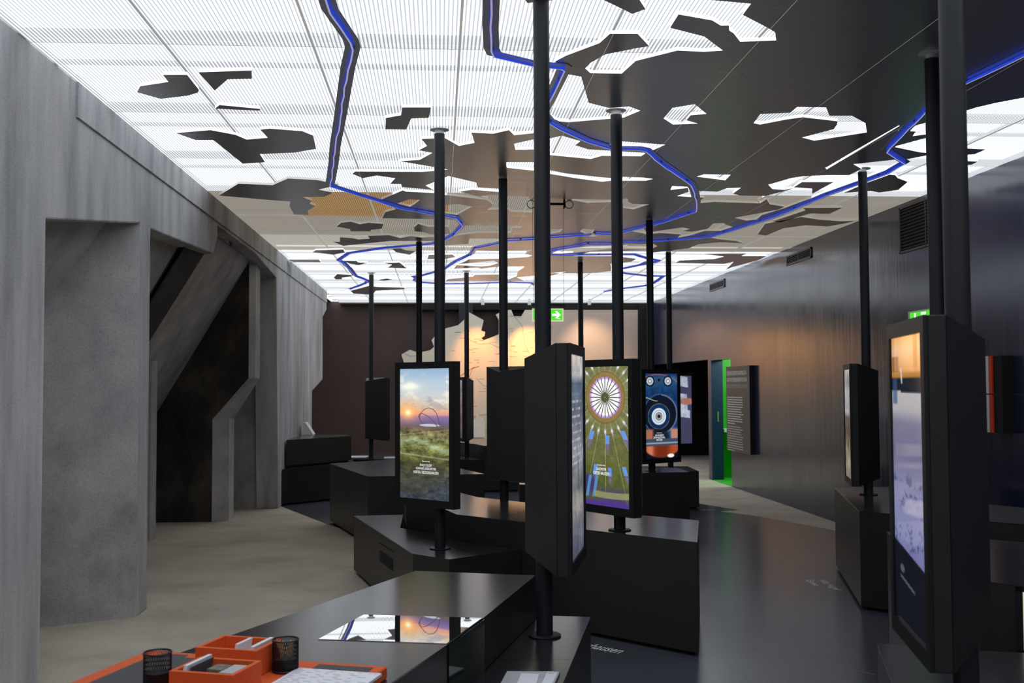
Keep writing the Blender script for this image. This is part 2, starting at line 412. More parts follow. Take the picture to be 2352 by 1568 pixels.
# ------------------------------------------------------------------ left concrete wall with bunker bays
wl = empty('wall_left', (XL, 8, 0), 'raw concrete bunker wall with deep slanted bays', kind='structure')
def yz(x, y): v = ax(x, y, XL); return (v.y, v.z)
face = [(YN, 0), (6.06, 0), (6.06, 2.62), (7.925, 2.883), (7.925, 0), (8.2, 0), yz(340, 523), yz(490, 583), yz(500, 545), yz(500, 518), yz(585, 580), yz(635, 638), (14.75, 0), (18.55, 0), (18.6, yz(718, 898)[1]), (20.25, 1.806), (20.25, 2.99), (20.93, 3.18), (20.93, 3.7), (YN, 3.7)]
fm = MB(); n = len(face)
fm.shell([(XL, a, b) for a, b in face]+[(XL-.30, a, b) for a, b in face], [tuple(range(n)), tuple(range(2*n-1, n-1, -1))]+[(i, n+i, n+(i+1) % n, (i+1) % n) for i in range(n)])
fo = fm.build('concrete_face', M['conc'], wl)
bv = fo.modifiers.new('worn edge', 'BEVEL'); bv.width = .012; bv.segments = 2; bv.limit_method = 'ANGLE'
p = MB(); p.box(XL-.1, XL+.014, 6.52, 20.9, 3.317, 3.7); p.build('upper_band', M['conc'], wl)
# slanted hopper undersides
def slope(name, y0, y1, x0, z0, x1, z1, m, th=.25):
    b = MB(); b.hexa([(x0, y0, z0), (x1, y0, z1), (x1-.01, y0, z1+th*2.2), (x0-.02, y0, z0+th*1.6)], [(x0, y1, z0), (x1, y1, z1), (x1-.01, y1, z1+th*2.2), (x0-.02, y1, z0+th*1.6)])
    return b.build(name, m, wl)
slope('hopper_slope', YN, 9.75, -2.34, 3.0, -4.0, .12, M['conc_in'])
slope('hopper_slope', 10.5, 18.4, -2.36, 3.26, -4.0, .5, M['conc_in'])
slope('steel_band', 9.75, 10.5, -2.26, 3.04, -4.0, .16, M['rust'])
p = MB(); p.hexa([(-2.285, 9.75, 2.98), (-3.9, 9.75, .22), (-3.9, 9.75, .30), (-2.285, 9.75, 3.06)], [(-2.285, 9.80, 2.98), (-3.9, 9.80, .22), (-3.9, 9.80, .30), (-2.285, 9.80, 3.06)]); p.build('steel_flange', M['rust'], wl)
# fins
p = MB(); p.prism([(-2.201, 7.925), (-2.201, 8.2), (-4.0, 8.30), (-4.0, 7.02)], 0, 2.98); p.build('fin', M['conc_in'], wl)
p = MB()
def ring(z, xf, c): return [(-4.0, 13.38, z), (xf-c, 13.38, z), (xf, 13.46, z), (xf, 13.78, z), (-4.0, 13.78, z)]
p.loft([ring(0, -2.62, .19), ring(1.27, -2.62, .19), ring(1.78, -2.30, .07), ring(3.3, -2.30, .07)]); fo = p.build('fin', [M['conc_shade'], M['conc_in']], wl)
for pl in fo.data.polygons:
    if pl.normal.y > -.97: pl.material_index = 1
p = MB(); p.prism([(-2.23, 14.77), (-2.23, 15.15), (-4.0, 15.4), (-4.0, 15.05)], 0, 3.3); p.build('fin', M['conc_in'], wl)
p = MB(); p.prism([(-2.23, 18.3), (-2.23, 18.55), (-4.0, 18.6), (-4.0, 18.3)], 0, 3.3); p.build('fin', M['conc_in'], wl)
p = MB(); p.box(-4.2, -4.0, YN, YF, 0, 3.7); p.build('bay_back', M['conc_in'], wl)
p = MB(); p.box(-4.0, -3.13, 11.76, 12.0, 0, 2.2); p.build('pier', M['conc_in'], wl)
# ring bolt and putty
rb = MB(); c = ax(530, 556, -2.30)
rb.tube([(c.x+.05*0, c.y+.045*math.cos(a), c.z+.045*math.sin(a)) for a in [2*math.pi*k/16 for k in range(17)]], .007)
tag(rb.build('ring_bolt', M['steel']), 'small iron ring fixed to the upper concrete slope', 'ring')
pt = MB(); c = az(287, 1415, 0); pt.lathe((c.x, c.y, 0), [(.022, 0), (.026, .012), (.018, .026), (.006, .03)], 10)
tag(pt.build('putty_lump', M['bluedot'], smooth=True), 'tiny blue lump on the floor at the foot of the concrete pier', 'putty')

# ------------------------------------------------------------------ luminous ceiling
ceil = empty('ceiling', (0, 8, ZC), 'glowing white fluted ceiling in a grid of sheets', kind='structure')
W0, WP = -1.4806, .8; J0, JP = 5.771, 1.4505
xs = [XL]+[W0+WP*i for i in range(0, 8)]+[XR]
ys = [J0+JP*k for k in range(-6, 13)]; ys = [YN]+[y for y in ys if YN < y < YF-.4]+[YF-.3]
for i in range(len(xs)-1):
    for j in range(len(ys)-1):
        y0, y1 = ys[j], ys[j+1]; yc = (y0+y1)/2
        m = M['sheet']
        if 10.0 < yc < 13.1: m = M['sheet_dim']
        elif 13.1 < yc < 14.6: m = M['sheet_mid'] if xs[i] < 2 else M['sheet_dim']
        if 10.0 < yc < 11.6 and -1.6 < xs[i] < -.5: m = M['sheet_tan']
        b = MB(); g = .005
        b.face([(xs[i]+g, y0+.003, ZC), (xs[i+1]-g, y0+.003, ZC), (xs[i+1]-g, y1-.003, ZC), (xs[i]+g, y1-.003, ZC)])
        b.build('ceiling_sheet', m, ceil, recalc=False)
for x in xs[1:-1]:
    b = MB(); b.box(x-.007, x+.007, YN, YF-.3, ZC-.003, ZC+.02); b.build('joint_profile', M['joint'], ceil)
for y in ys[1:-1]:
    b = MB(); b.box(XL, XR, y-.004, y+.004, ZC+.0, ZC+.02); b.build('joint_profile', M['joint'], ceil)
yb = 5.62-1.4505*6
while yb < YF-.5:
    b = MB(); b.box(XL-.1, XR+.1, yb, yb+.12, ZC+.012, ZC+.028); b.build('roof_beam', M['beam'], ceil)
    b = MB(); b.box(XL-.1, XR+.1, yb+.52, yb+.59, ZC+.012, ZC+.024); b.build('roof_purlin', M['beam'], ceil)
    yb += 1.4505
for y0, y1 in ((YN, 10.1), (14.3, YF)):
    b = MB(); b.face([(XL-.2, y0, ZC+.045), (XR+.2, y0, ZC+.045), (XR+.2, y1, ZC+.045), (XL-.2, y1, ZC+.045)]); b.build('light_box', M['back'], ceil, recalc=False)
b = MB(); b.box(XL-.2, XR+.2, 10.1, 14.3, ZC+.045, ZC+.2); b.build('roof_deck', M['roofgrey'], ceil)
b = MB(); b.box(XL, XR, YF-.3, YF, ZC-.02, ZC+.05); b.build('end_strip', M['roofgrey'], ceil)

# ------------------------------------------------------------------ dark map sheets on the ceiling
cmap = empty('ceiling_map', (2, 8, ZD), 'dark grey cut-out map mounted under the glowing ceiling', 'ceiling map')
def zz(pts, ox, oy, k): return [(ox+x/k, oy+y/k) for x, y in pts]
MAIN = [(4200, -420), (1680, -420), (1640, -200), (1600, -60), (1632, 0), (1725, 8.5), (1706, 34), (1763.6, 64), (1780.6, 74.4), (1782.7, 93), (1700, 95.7), (1685, 76.5), (1675, 70), (1674, 58.5), (1656, 59), (1636, 46.8), (1558.5, 33), (1539, 63.8), (1618, 84), (1660.5, 116), (1616, 119), (1556, 116), (1492, 132), (1460, 140), (1428, 169), (1356, 168), (1344, 157), (1356, 144.5), (1390, 125), (1462.4, 110.5), (1491, 106), (1464.5, 77.6), (1401, 77.6), (1377, 99), (1301, 127.5), (1275, 141), (1288, 158), (1301, 170), (1335, 176), (1352, 236), (1399, 248), (1445, 244.5), (1471, 254), (1432.6, 270), (1305, 280.6), (1284, 278.5), (1263, 268), (1245, 287),
 (1224, 306), (1181, 310.4), (1169, 298.7), (1133, 307), (1083, 304.5), (1090, 328), (1054, 335), (1022, 317), (968, 319), (981, 335), (962, 345), (993, 351), (964, 367), (918, 370), (996, 383.4), (1028.6, 389.4), (996, 392.5), (971, 394.5), (816, 393.7), (809, 399), (833, 409), (865, 403), (908, 409), (896, 422), (921, 422.6), (923, 429.4), (996, 436), (977.6, 426), (1022, 407.6), (1030, 404), (1093.5, 419), (1097, 430), (1145, 433), (1166, 436), (1145, 440.5), (1085, 435.5), (1055, 440), (1122, 456), (1098, 452), (1121, 447), (1214, 451), (1224, 470), (1223, 481), (1221, 488), (1172, 486), (1168, 480), (1119, 482), (1133, 470), (1119, 459), (1022, 447.5), (996, 443), (933, 440), (925, 437), (874, 459), (892, 468), (909.5, 480.5), (885, 487), (878, 501), (996, 503), (1030, 504), (1052, 506), (1066, 517), (1176, 517.5), (1198, 518.5), (1197, 523), (1177, 524), (1174, 533), (1170, 535), (1100, 534.5), (1046, 541), (1023, 552), (1023, 563), (1075, 560), (1078, 548), (1150, 548), (1152, 556), (1093, 570), (1092, 575.5), (1145, 576.5), (1224, 573), (1204, 582), (1223, 587), (1211, 590), (1145, 594), (1077, 595), (1068, 600), (1050, 607), (1134, 598), (1144, 604), (1125, 610), (1105, 611.5), (1049, 608.5), (1042, 617), (1098, 614.5), (1104, 617), (1145, 612), (1204, 611.5), (1204, 613.5), (1189, 623), (1187, 634), (1168, 641), (1147, 630), (1090, 631), (1086, 635), (1028, 641), (1023, 646), (1145, 645), (1206, 645), (1187, 637), (1226, 633), (1262, 634), (1300, 623.5), (1264, 627), (1330, 628), (1372, 626), (1404, 622), (1404, 612), (1402, 606), (1450, 601), (1462, 594), (1430, 590), (1404, 588), (1316, 588), (1338, 583), (1356, 578), (1420, 577), (1484, 573), (1404, 571), (1320, 580), (1264, 583), (1290, 572), (1350, 566), (1430, 562), (1500, 559), (1510, 565), (1490, 574), (1485, 582), (1530, 576), (1581.8, 570), (1604, 560.6), (1655, 556), (1708, 558.5), (1690, 553), (1650, 549), (1634, 546), (1676, 533.5), (1729.5, 517), (1782.6, 500), (1825, 483), (1900, 451), (1945.5, 435), (1992, 418.7), (2043, 399.6), (2076, 378), (2081.6, 366), (2122, 358), (2148, 352), (2115, 350), (2052, 337), (2122, 318), (2150, 315), (2145, 308), (2122, 309), (2096.5, 312.6), (2103, 302), (2062.5, 299), (2122, 283), (2165, 270), (2222, 253), (2241, 247), (2288, 236), (2352, 224), (2560, 206)]
HOLES = [
 [(1180.7, 330), (1226, 320), (1263, 318), (1290, 311.4), (1333, 324), (1321, 333.5), (1351, 343), (1402, 346), (1484.7, 351), (1472, 358.7), (1382.6, 357.6), (1357, 365), (1263.6, 356), (1225, 343), (1184, 344)],
 [(1402, 331), (1428, 324.5), (1528.6, 332), (1497, 346), (1484, 337), (1404, 337)],
 [(1162.6, 372.5), (1225, 372.5), (1263.6, 390.6), (1297.6, 398), (1376, 406.5), (1402, 408.7), (1429, 406), (1478, 407.6), (1500, 410.8), (1482.6, 415), (1402, 415), (1382.6, 417), (1327, 409.7), (1268, 400), (1225, 391.6), (1163.7, 385)],
 [(1312.5, 456.5), (1400, 458.6), (1442, 455.4), (1443, 463), (1453, 468), (1491, 469), (1455, 481), (1431.6, 477.7), (1430.5, 466), (1402, 464), (1348.6, 466), (1314.6, 459.7)],
 [(1022, 471), (1053, 468), (1084, 474.6), (1049, 493.7), (1010, 488), (1000, 475)],
 [(912.9, 467), (940, 457.5), (964.8, 459), (953.7, 467.7), (941.8, 475)],
 [(1264, 525.6), (1293, 526), (1285, 533), (1264, 537), (1240, 536), (1242, 526)],
 [(1339, 525), (1365, 527), (1359, 537), (1372, 543), (1356, 543), (1332, 531)],
 [(1451, 531), (1478.7, 524.5), (1485, 534), (1527.6, 527.7), (1568, 522), (1585, 525.6), (1568, 530), (1589, 532), (1625, 525.6), (1638, 513), (1661.5, 511.8), (1666, 515), (1682.7, 521), (1655, 530), (1619, 530), (1585, 540.5), (1557, 545.8), (1563.7, 538), (1515, 535), (1485, 538), (1474, 535)],
 [(1600, 405.5), (1617, 400), (1678.5, 401), (1665.7, 414)],
 [(1895.6, 385), (1899, 389), (2067, 288.5), (2064, 288)],
 [(1730.6, 282.7), (1746.6, 261.5), (1814.6, 259), (1830.6, 245.5), (1897.5, 246.6), (1905, 265.7), (1957, 265.7), (1988, 282.7), (1991, 304), (1870, 323), (1842, 315.7), (1914.5, 296.6), (1922, 287), (1924, 278.5), (1844, 269), (1808, 274), (1745.5, 286)],
 [(1524, 272), (1544.6, 247.7), (1595.7, 239), (1623, 261.5), (1586, 264.7), (1576.5, 276), (1603, 283.8), (1545.7, 286)],
 [(1764.6, 424), (1789, 417), (1817, 408.7), (1846, 404.4), (1900, 402), (1950, 402), (1979, 388), (1960, 377), (2060, 366), (2070, 375), (1990, 409), (1943, 426), (1890, 445), (1804, 477), (1749, 494), (1738, 504), (1714.6, 506.5), (1687, 500), (1721, 493.7), (1751, 488), (1789, 481), (1802, 474.6), (1768, 469), (1761, 457.5), (1745.5, 467), (1740, 459.7), (1761, 449), (1804, 438.4), (1827, 430.5), (1802, 436), (1774, 434)],
 [(1540, 436), (1543.5, 427), (1579.6, 429), (1582, 440), (1555, 450), (1583, 452), (1617, 454), (1602, 464), (1603, 467), (1640, 463.5), (1744, 467), (1739, 460), (1758, 450), (1700, 449), (1683, 444.6), (1702, 431), (1670, 432), (1648, 440), (1598, 438), (1601, 429)],
]
ISL = [
 [(1206, -1), (1211, 7), (1282, -1), (1282, -30), (1200, -30)], [(1386, 0), (1430.5, 21), (1452, 32), (1482.6, 21), (1469, 0), (1440, -50), (1350, -30)],
 [(374, 172), (430, 172), (456.7, 206), (455, 212.5), (431, 219.7), (369, 227), (314.5, 211.7), (322, 198), (387, 188)],
 [(455.8, 166), (578, 161.8), (578.8, 181), (523, 182), (493, 208)], [(493.8, 249.5), (504, 241), (598, 250), (596, 254)],
 zz([(1187, 898), (1420, 878), (1590, 910), (1665, 942), (1808, 930), (1760, 875), (1820, 868), (2040, 885), (2115, 915), (2135, 1005), (1990, 1030), (1755, 1040), (1790, 1095), (1640, 1105), (1440, 945), (1320, 945)], 0, 0, 2.94),
 zz([(1478, 1320), (1610, 1240), (1840, 1250), (1945, 1205), (2140, 1215), (2210, 1230), (2290, 1248), (2150, 1280), (2250, 1300), (2190, 1328), (2045, 1330), (2105, 1355), (2090, 1375), (2130, 1390), (2080, 1420), (2085, 1450), (1985, 1448), (1955, 1390), (1960, 1360), (1850, 1352)], 0, 0, 2.94),
 [(886, 271), (921, 264.7), (924, 246.6), (989.8, 246.6), (985, 270.4), (944.5, 272), (933, 297.6), (885.4, 297)],
 zz([(780, 705), (845, 655), (975, 640), (1095, 675), (1210, 655), (1412, 670), (1390, 735), (1240, 750), (1245, 770), (970, 770), (965, 740)], 640, 400, 5.8725),
 zz([(735, 910), (825, 912), (828, 850), (1000, 862), (1080, 880), (1230, 870), (1205, 832), (1490, 822), (1640, 860), (1780, 835), (1930, 855), (2095, 845), (2095, 900), (1500, 900), (870, 965)], 640, 400, 5.8725),
 zz([(455, 1052), (500, 1025), (700, 1020), (870, 1015), (895, 1055), (740, 1085)], 640, 400, 5.8725),
 zz([(130, 1150), (540, 1150), (575, 1188), (200, 1188)], 640, 400, 5.8725),
 zz([(860, 1165), (1050, 1168), (1070, 1188), (1200, 1192), (1080, 1225), (960, 1205)], 640, 400, 5.8725),
 [(881, 603.5), (917.6, 602.6), (934.6, 616), (957, 617), (890, 614.6), (900.5, 607.7)],
 zz([(1330, 1425), (1460, 1405), (1540, 1420), (1420, 1435)], 640, 400, 5.8725), zz([(745, 1390), (790, 1345), (1000, 1360), (970, 1380), (850, 1395), (860, 1415), (770, 1418)], 640, 400, 5.8725),
 [(804.6, 667.5), (848, 656), (866, 658.6), (927, 660), (932, 663.7), (863, 667.5), (858, 674), (845, 676), (812, 674)],
 [(900, 571), (920, 570), (934, 575), (956, 576), (941, 585), (910, 579)], [(981.6, 594.6), (985, 585), (1039.5, 584.4), (1046, 590), (1024, 594.6)],
 [(951, 522), (960.5, 514), (983, 520.5), (1030, 521), (1035, 537), (990, 538), (974, 533), (952, 531)],
 [(1823, 430), (1842, 418), (1915, 418), (1865.5, 445), (1865.5, 433)],
 [(1937, 443), (1990, 420), (2043, 401), (2056, 402), (2062, 409), (2085, 417.5), (2063, 436), (2019, 442), (2000, 438)],
 [(1850, 483), (1845, 477.5), (1935, 476.8), (1905, 491), (1860, 490), (1812, 505), (1790, 511), (1775, 508)],
 [(1757, 514), (1810, 504), (1840, 498), (1880, 504), (1930, 508), (1965, 507), (1940, 513), (1900, 520), (1850, 517), (1800, 524), (1760, 541), (1740, 538)],
 [(1612.6, 583), (1672, 582), (1714.6, 582), (1702, 588), (1761, 588), (1740, 598), (1683, 613), (1666, 620), (1685, 601), (1661.5, 606), (1551, 603), (1561.6, 598), (1640, 594.7), (1663.6, 589), (1642, 586)],
 [(2160, 345), (2222, 341), (2264, 343), (2238, 354), (2160, 360)], [(2190, 372), (2222, 370), (2246, 371), (2232, 378), (2190, 379)],
 [(1480, 600), (1520, 598), (1500, 604), (1465, 607)],
]
def flat(pts): return [az(x, y, ZD).to_2d() for x, y in pts]
def tess(outer, holes):
    vs = []; es = []; fs = []
    for lp in [outer]+holes:
        i = len(vs); vs += [Vector(p) for p in lp]; n = len(lp); es += [(i+k, i+(k+1) % n) for k in range(n)]
    r = delaunay_2d_cdt(vs, es, [], 0, 1e-5)
    vo, fo = r[0], r[2]
    def inside(p, lp):
        c = False; n = len(lp)
        for k in range(n):
            a, b = lp[k], lp[(k+1) % n]
            if (a[1] > p[1]) != (b[1] > p[1]) and p[0] < (b[0]-a[0])*(p[1]-a[1])/(b[1]-a[1])+a[0]: c = not c
        return c
    tris = []
    for f in fo:
        c = (vo[f[0]]+vo[f[1]]+vo[f[2]])/3
        if inside(c, outer) and not any(inside(c, h) for h in holes): tris.append([tuple(vo[k]) for k in f])
    return tris
def components(tris):
    key = lambda p: (round(p[0], 5), round(p[1], 5)); par = {}
    def find(a):
        while par.setdefault(a, a) != a: a = par[a]
        return a
    for t in tris:
        r = find(key(t[0]))
        for p in t[1:]: par[find(key(p))] = r
    out = {}
    for t in tris: out.setdefault(find(key(t[0])), []).append(t)
    return list(out.values())
def sheet_from_tris(name, tris, parent, z0=ZD, z1=ZC-.001):
    bm = bmesh.new(); cache = {}
    def vert(p):
        k = (round(p[0], 5), round(p[1], 5))
        if k not in cache: cache[k] = bm.verts.new((p[0], p[1], z0))
        return cache[k]
    for t in tris:
        vs = []
        for p in t:
            v = vert(p)
            if v not in vs: vs.append(v)
        if len(vs) >= 3:
            try: bm.faces.new(vs)
            except ValueError: pass
    if not bm.faces: bm.free(); return None
    for f in bm.faces:
        f.normal_update()
        if f.normal.z > 0: f.normal_flip()
    edges = [e for e in bm.edges if len(e.link_faces) == 1]
    ends = [[v.co.copy() for v in e.verts] for e in edges]
    for a, b in ends:
        q = [bm.verts.new(c) for c in (a, b, (b.x, b.y, z1), (a.x, a.y, z1))]
        f = bm.faces.new(q)
        sx = any(abs(a.x-x) < .003 and abs(b.x-x) < .003 for x in xs); sy = any(abs(a.y-y) < .003 and abs(b.y-y) < .003 for y in ys)
        f.material_index = 2 if sx else 0 if sy else 1
    off = root_loc(parent)
    for v in bm.verts: v.co -= off
    me = bpy.data.meshes.new(name); bm.to_mesh(me); bm.free()
    ym = sum(t[0][1] for t in tris)/len(tris)
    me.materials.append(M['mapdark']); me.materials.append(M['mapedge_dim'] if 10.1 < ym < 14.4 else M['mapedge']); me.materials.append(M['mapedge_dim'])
    o = bpy.data.objects.new(name, me); COL.objects.link(o); o.parent = parent; return o
main = [tuple(p) for p in flat(MAIN)]
main = [p if p[0] < XR-.005 else (XR-.005, p[1]) for p in main]
mt = tess(main, [[tuple(p) for p in flat(h)] for h in HOLES])
g = .0007
for i in range(len(xs)-1):
    for j in range(len(ys)-1):
        got = []
        for t in mt:
            p = t
            for pt, nr in (((xs[i]+g, 0), (1, 0)), ((xs[i+1]-g, 0), (-1, 0)), ((0, ys[j]+g*.4), (0, 1)), ((0, ys[j+1]-g*.4), (0, -1))):
                p = clip(p, pt, nr)
                if len(p) < 3: break
            if len(p) >= 3 and abs(area2(p)) > 1e-7: got.append(p)
        for comp in components(got): sheet_from_tris('map_panel', comp, cmap)
for isl in ISL:
    lp = [tuple(p) for p in flat(isl)]
    sheet_from_tris('island_panel', tess(lp, []), cmap)

# blue light lines
LED = {
 'blue light line winding down the left of the ceiling map': [(748, -40), (748, 0), (758, 31), (805, 99), (810.5, 116), (799, 163), (790, 221), (782, 272), (770, 340), (766, 381), (758, 429), (826, 451), (870, 464), (918, 480), (992.5, 493), (1026.5, 498), (1047, 502), (1063, 519.5), (1042, 541.8), (1022, 552), (996, 561), (957, 565), (885, 571), (803.5, 583), (778, 600), (788, 605), (803.5, 619.7), (815, 635), (832, 641), (845, 647), (841, 652), (803.5, 665.6)],
 'blue light line starting behind the nearest central pole': [(1130, -40), (1128.7, 0), (1126.5, 64), (1128.7, 119), (1135, 132), (1220, 152), (1290, 159.5), (1296.6, 163.7), (1286, 187), (1262.6, 234), (1246, 266), (1262.6, 285), (1284, 297.6), (1316, 312.5), (1348, 327), (1404, 344), (1466, 345), (1483, 348), (1517, 377), (1553, 402), (1587, 426), (1595.6, 445), (1600, 466), (1599, 487), (1566, 498), (1527.6, 511), (1485, 521), (1432, 535), (1404, 539.4), (1365.6, 538)],
 'short blue light line zigzagging over the far centre of the ceiling': [(1357, 540.5), (1263.6, 547), (1225, 551), (1166, 554), (1146.7, 559.6), (1091, 571), (1083, 586), (1049, 601), (1022, 619), (997, 627), (971, 634), (947.6, 637), (956, 640.5), (952.7, 647), (971, 650), (997, 651.6), (1022, 653), (1077, 652.4), (1145, 650), (1172, 649), (1220, 651), (1225.7, 656.7)],
 'blue light line sweeping from the right edge towards the far centre': [(2480, 70), (2352, 130), (2222, 191.4), (2156, 227.6), (2117.7, 268), (2086, 297.7), (2056, 329.6), (2037, 351), (2056, 363.6), (2078.4, 377.4), (2043, 397.6), (1992, 416.7), (1945.5, 433), (1900, 449), (1825, 481), (1782.6, 498), (1729.5, 515), (1676, 532), (1634, 544.7), (1591, 549), (1506, 555), (1430, 558.5), (1404, 561.7), (1351, 561.7), (1308, 570), (1264.7, 577.7), (1255, 582), (1264.7, 586), (1319, 587), (1404, 586), (1455, 586), (1485, 595.2), (1515, 601), (1485, 607.4), (1432, 618), (1415, 623), (1432, 628.7), (1485, 635), (1525.4, 636), (1504, 651), (1485, 657), (1432, 663.4), (1387.4, 671)],
}
def sweep(mb, pts, hw, z0, z1, m_side=0, m_bot=1):
    n = len(pts); L = []; R = []
    for i in range(n):
        a = pts[max(i-1, 0)]; b = pts[min(i+1, n-1)]
        d0 = (pts[i]-a).normalized() if i else (b-pts[i]).normalized(); d1 = (b-pts[i]).normalized() if i < n-1 else d0
        nn = Vector((-d0.y, d0.x))+Vector((-d1.y, d1.x))
        nn = nn/max(nn.length, 1e-6); k = 1/max(.45, nn.dot(Vector((-d1.y, d1.x))))
        L.append(pts[i]+nn*hw*k); R.append(pts[i]-nn*hw*k)
    for i in range(n-1):
        a, b, c, d = L[i], L[i+1], R[i+1], R[i]
        mb.face([(a.x, a.y, z0), (b.x, b.y, z0), (c.x, c.y, z0), (d.x, d.y, z0)], m_bot)
        mb.face([(a.x, a.y, z1), (b.x, b.y, z1), (c.x, c.y, z1), (d.x, d.y, z1)], m_side)
        mb.face([(a.x, a.y, z0), (b.x, b.y, z0), (b.x, b.y, z1), (a.x, a.y, z1)], m_side)
        mb.face([(d.x, d.y, z0), (c.x, c.y, z0), (c.x, c.y, z1), (d.x, d.y, z1)], m_side)
for k, (lab, px) in enumerate(LED.items()):
    pts = [az(x, y, 3.487).to_2d() for x, y in px]
    root = empty('light_line', (pts[0].x, pts[0].y, 3.47), lab, 'light strip', 'blue light lines under the ceiling map')
    rb = MB(); sweep(rb, pts, .042, ZD-.004, ZD-.001, 0, 0); rb.build('channel', M['mapdark'], root, recalc=False)
    # slightly wavy flexible tube
    fine = []
    for i in range(len(pts)-1):
        L = (pts[i+1]-pts[i]).length; q = max(1, int(L/.16)); nn = Vector((-(pts[i+1]-pts[i]).y, (pts[i+1]-pts[i]).x)).normalized()
        for s in range(q):
            fine.append(pts[i].lerp(pts[i+1], s/q)+nn*(.006*math.sin(i*2.1+s*1.7) if s else 0))
    fine.append(pts[-1])
    tb = MB(); sweep(tb, fine, .005, 3.486, 3.502, 0, 1); tb.build('light_tube', [M['led'], M['ledpale']], root, recalc=False)
    for i in range(0, len(fine), 5):
        c = fine[i]; cl = MB(); cl.box(c.x-.012, c.x+.012, c.y-.012, c.y+.012, 3.498, ZD-.003); cl.build('clip', M['alu'], root)

# ------------------------------------------------------------------ plinths
T, LW = .727, .51
def plinth(label, poly, z, cuts=(), splits=None, group='black display plinths', toe=.045, zf=0.):
    poly = ccw(poly); c = (sum(p[0] for p in poly)/len(poly), sum(p[1] for p in poly)/len(poly))
    root = empty('display_plinth', (c[0], c[1], zf), label, 'plinth', group)
    b = MB(); b.prism(offset(poly, .005), zf+.03, z-.006); b.build('body', M['toe'], root)
    b = MB(); b.prism(offset(poly, toe), zf+.003, zf+.03); b.build('recessed_base', M['toe'], root)
    tops = [poly]
    for p, nr in cuts:
        nx = []
        for t in tops:
            a = clip(t, (p[0]+nr[0]*.0012, p[1]+nr[1]*.0012), nr); d = clip(t, (p[0]-nr[0]*.0012, p[1]-nr[1]*.0012), (-nr[0], -nr[1]))
            nx += [q for q in (a, d) if len(q) >= 3 and abs(area2(q)) > 1e-4]
        tops = nx
    for t in tops:
        b = MB(); b.prism(t, z-.006, z); b.build('top_panel', M['plinth'], root)
    n = len(poly)
    for i in range(n):
        a = Vector(poly[i]); e = Vector(poly[(i+1) % n]); d = (e-a); L = d.length; d.normalize(); nn = Vector((d.y, -d.x))
        fr = [0]+list((splits or {}).get(i, ()))+[1]
        for k in range(len(fr)-1):
            s0 = a+d*(L*fr[k]+(.0012 if k else .0)); s1 = a+d*(L*fr[k+1]-(.0012 if k < len(fr)-2 else .0))
            b = MB(); q0 = s0-nn*.005; q1 = s1-nn*.005
            b.prism([tuple(s0-nn*.0002), tuple(s1-nn*.0002), tuple(q1), tuple(q0)], zf+.03, z-.0065); b.build('side_panel', M['plinth_side'], root)
    return root
def W(pts, z): return [tuple(az(x, y, z).to_2d()) for x, y in pts]
A_poly = [(-.12, 5.46), (.48, 5.27), (.18, 4.33), (.03, 3.90), (-.16, 3.40), (-.42, 2.70), (-1.42, 2.85), (-1.06, 3.60), (-.78, 4.14)]
A = plinth('large black table plinth carrying the orange tray and mirror-like inset', A_poly, T, cuts=[((-.22, 3.30), (.24, -.97))])
# glass inset of the near table
b = MB(); ins = [(-.31, 4.43), (.176, 4.325), (.028, 3.91), (-.45, 4.02)]; b.prism(ins, T, T+.0025); o = b.build('glass_inset', M['mirror'], A)
b = MB(); b.prism([(.182, 4.325), (.034, 3.905), (.037, 3.904), (.185, 4.324)], .34, T-.004); gs_ = b.build('glass_side', M['glass'], A)
d = (Vector((.18, 4.33, 0))-Vector((.03, 3.9, 0))).normalized()
for k, s in enumerate(('Wie funktioniert', 'die Natur auf der', 'Halde?')):
    text('lettering', s, .024, M['print'], Vector((.037, 3.91, .470-.03*k))+d*.02, d, (0, 0, 1), gs_, lift=.003)
B_poly = [(.76, 5.30), (.50, 5.36), (.484, 5.27), (.186, 4.33), (.04, 3.90), (-.152, 3.40), (-.30, 3.0), (.17, 3.0), (.485, 4.15)]
B = plinth('low black plinth beside the mirror table, under the nearest central pole', B_poly, LW, cuts=[((.3, 4.52), (.1, 1.))])
C1 = plinth('low black faceted plinth with a vent grille, left of the central aisle', [(-.76, 9.60), (-.32, 9.63), (-.315, 8.74), (.055, 8.27), (.125, 7.975), (.58, 7.50), (.07, 7.13), (-.18, 7.39)], LW, cuts=[((az(910, 1247, LW).x, az(910, 1247, LW).y), (.06, -1.))])
# grille on its left face
pa = az(812, 1184, LW); pb = az(948, 1271.6, LW); dd = (pb-pa).normalized(); nn = Vector((dd.y, -dd.x, 0)); nn = nn if nn.x < 0 else -nn
def onf(x, y):
    # point of that face seen at picture point
    v = Vector(_ray(x, y)); t = (pa-Vector((0, 0, CAMZ))).dot(nn)/v.dot(nn); return Vector((0, 0, CAMZ))+v*t
g0, g1, g2, g3 = onf(872, 1263), onf(902, 1284), onf(901.5, 1311.5), onf(872.5, 1288)
zt, zb = (g0.z+g1.z)/2, (g2.z+g3.z)/2
for k in range(7):
    z = zb+(zt-zb)*(k+.2)/7; h = (zt-zb)/7*.5
    s = MB(); s.hexa([g0.xy.to_3d()+Vector((0, 0, z))+nn*.001, g1.xy.to_3d()+Vector((0, 0, z))+nn*.001, g1.xy.to_3d()+Vector((0, 0, z))+nn*.005, g0.xy.to_3d()+Vector((0, 0, z))+nn*.005],
                     [g0.xy.to_3d()+Vector((0, 0, z+h))+nn*.001, g1.xy.to_3d()+Vector((0, 0, z+h))+nn*.001, g1.xy.to_3d()+Vector((0, 0, z+h))+nn*.004, g0.xy.to_3d()+Vector((0, 0, z+h))+nn*.004]); s.build('grille_slat', M['louvre'], C1)
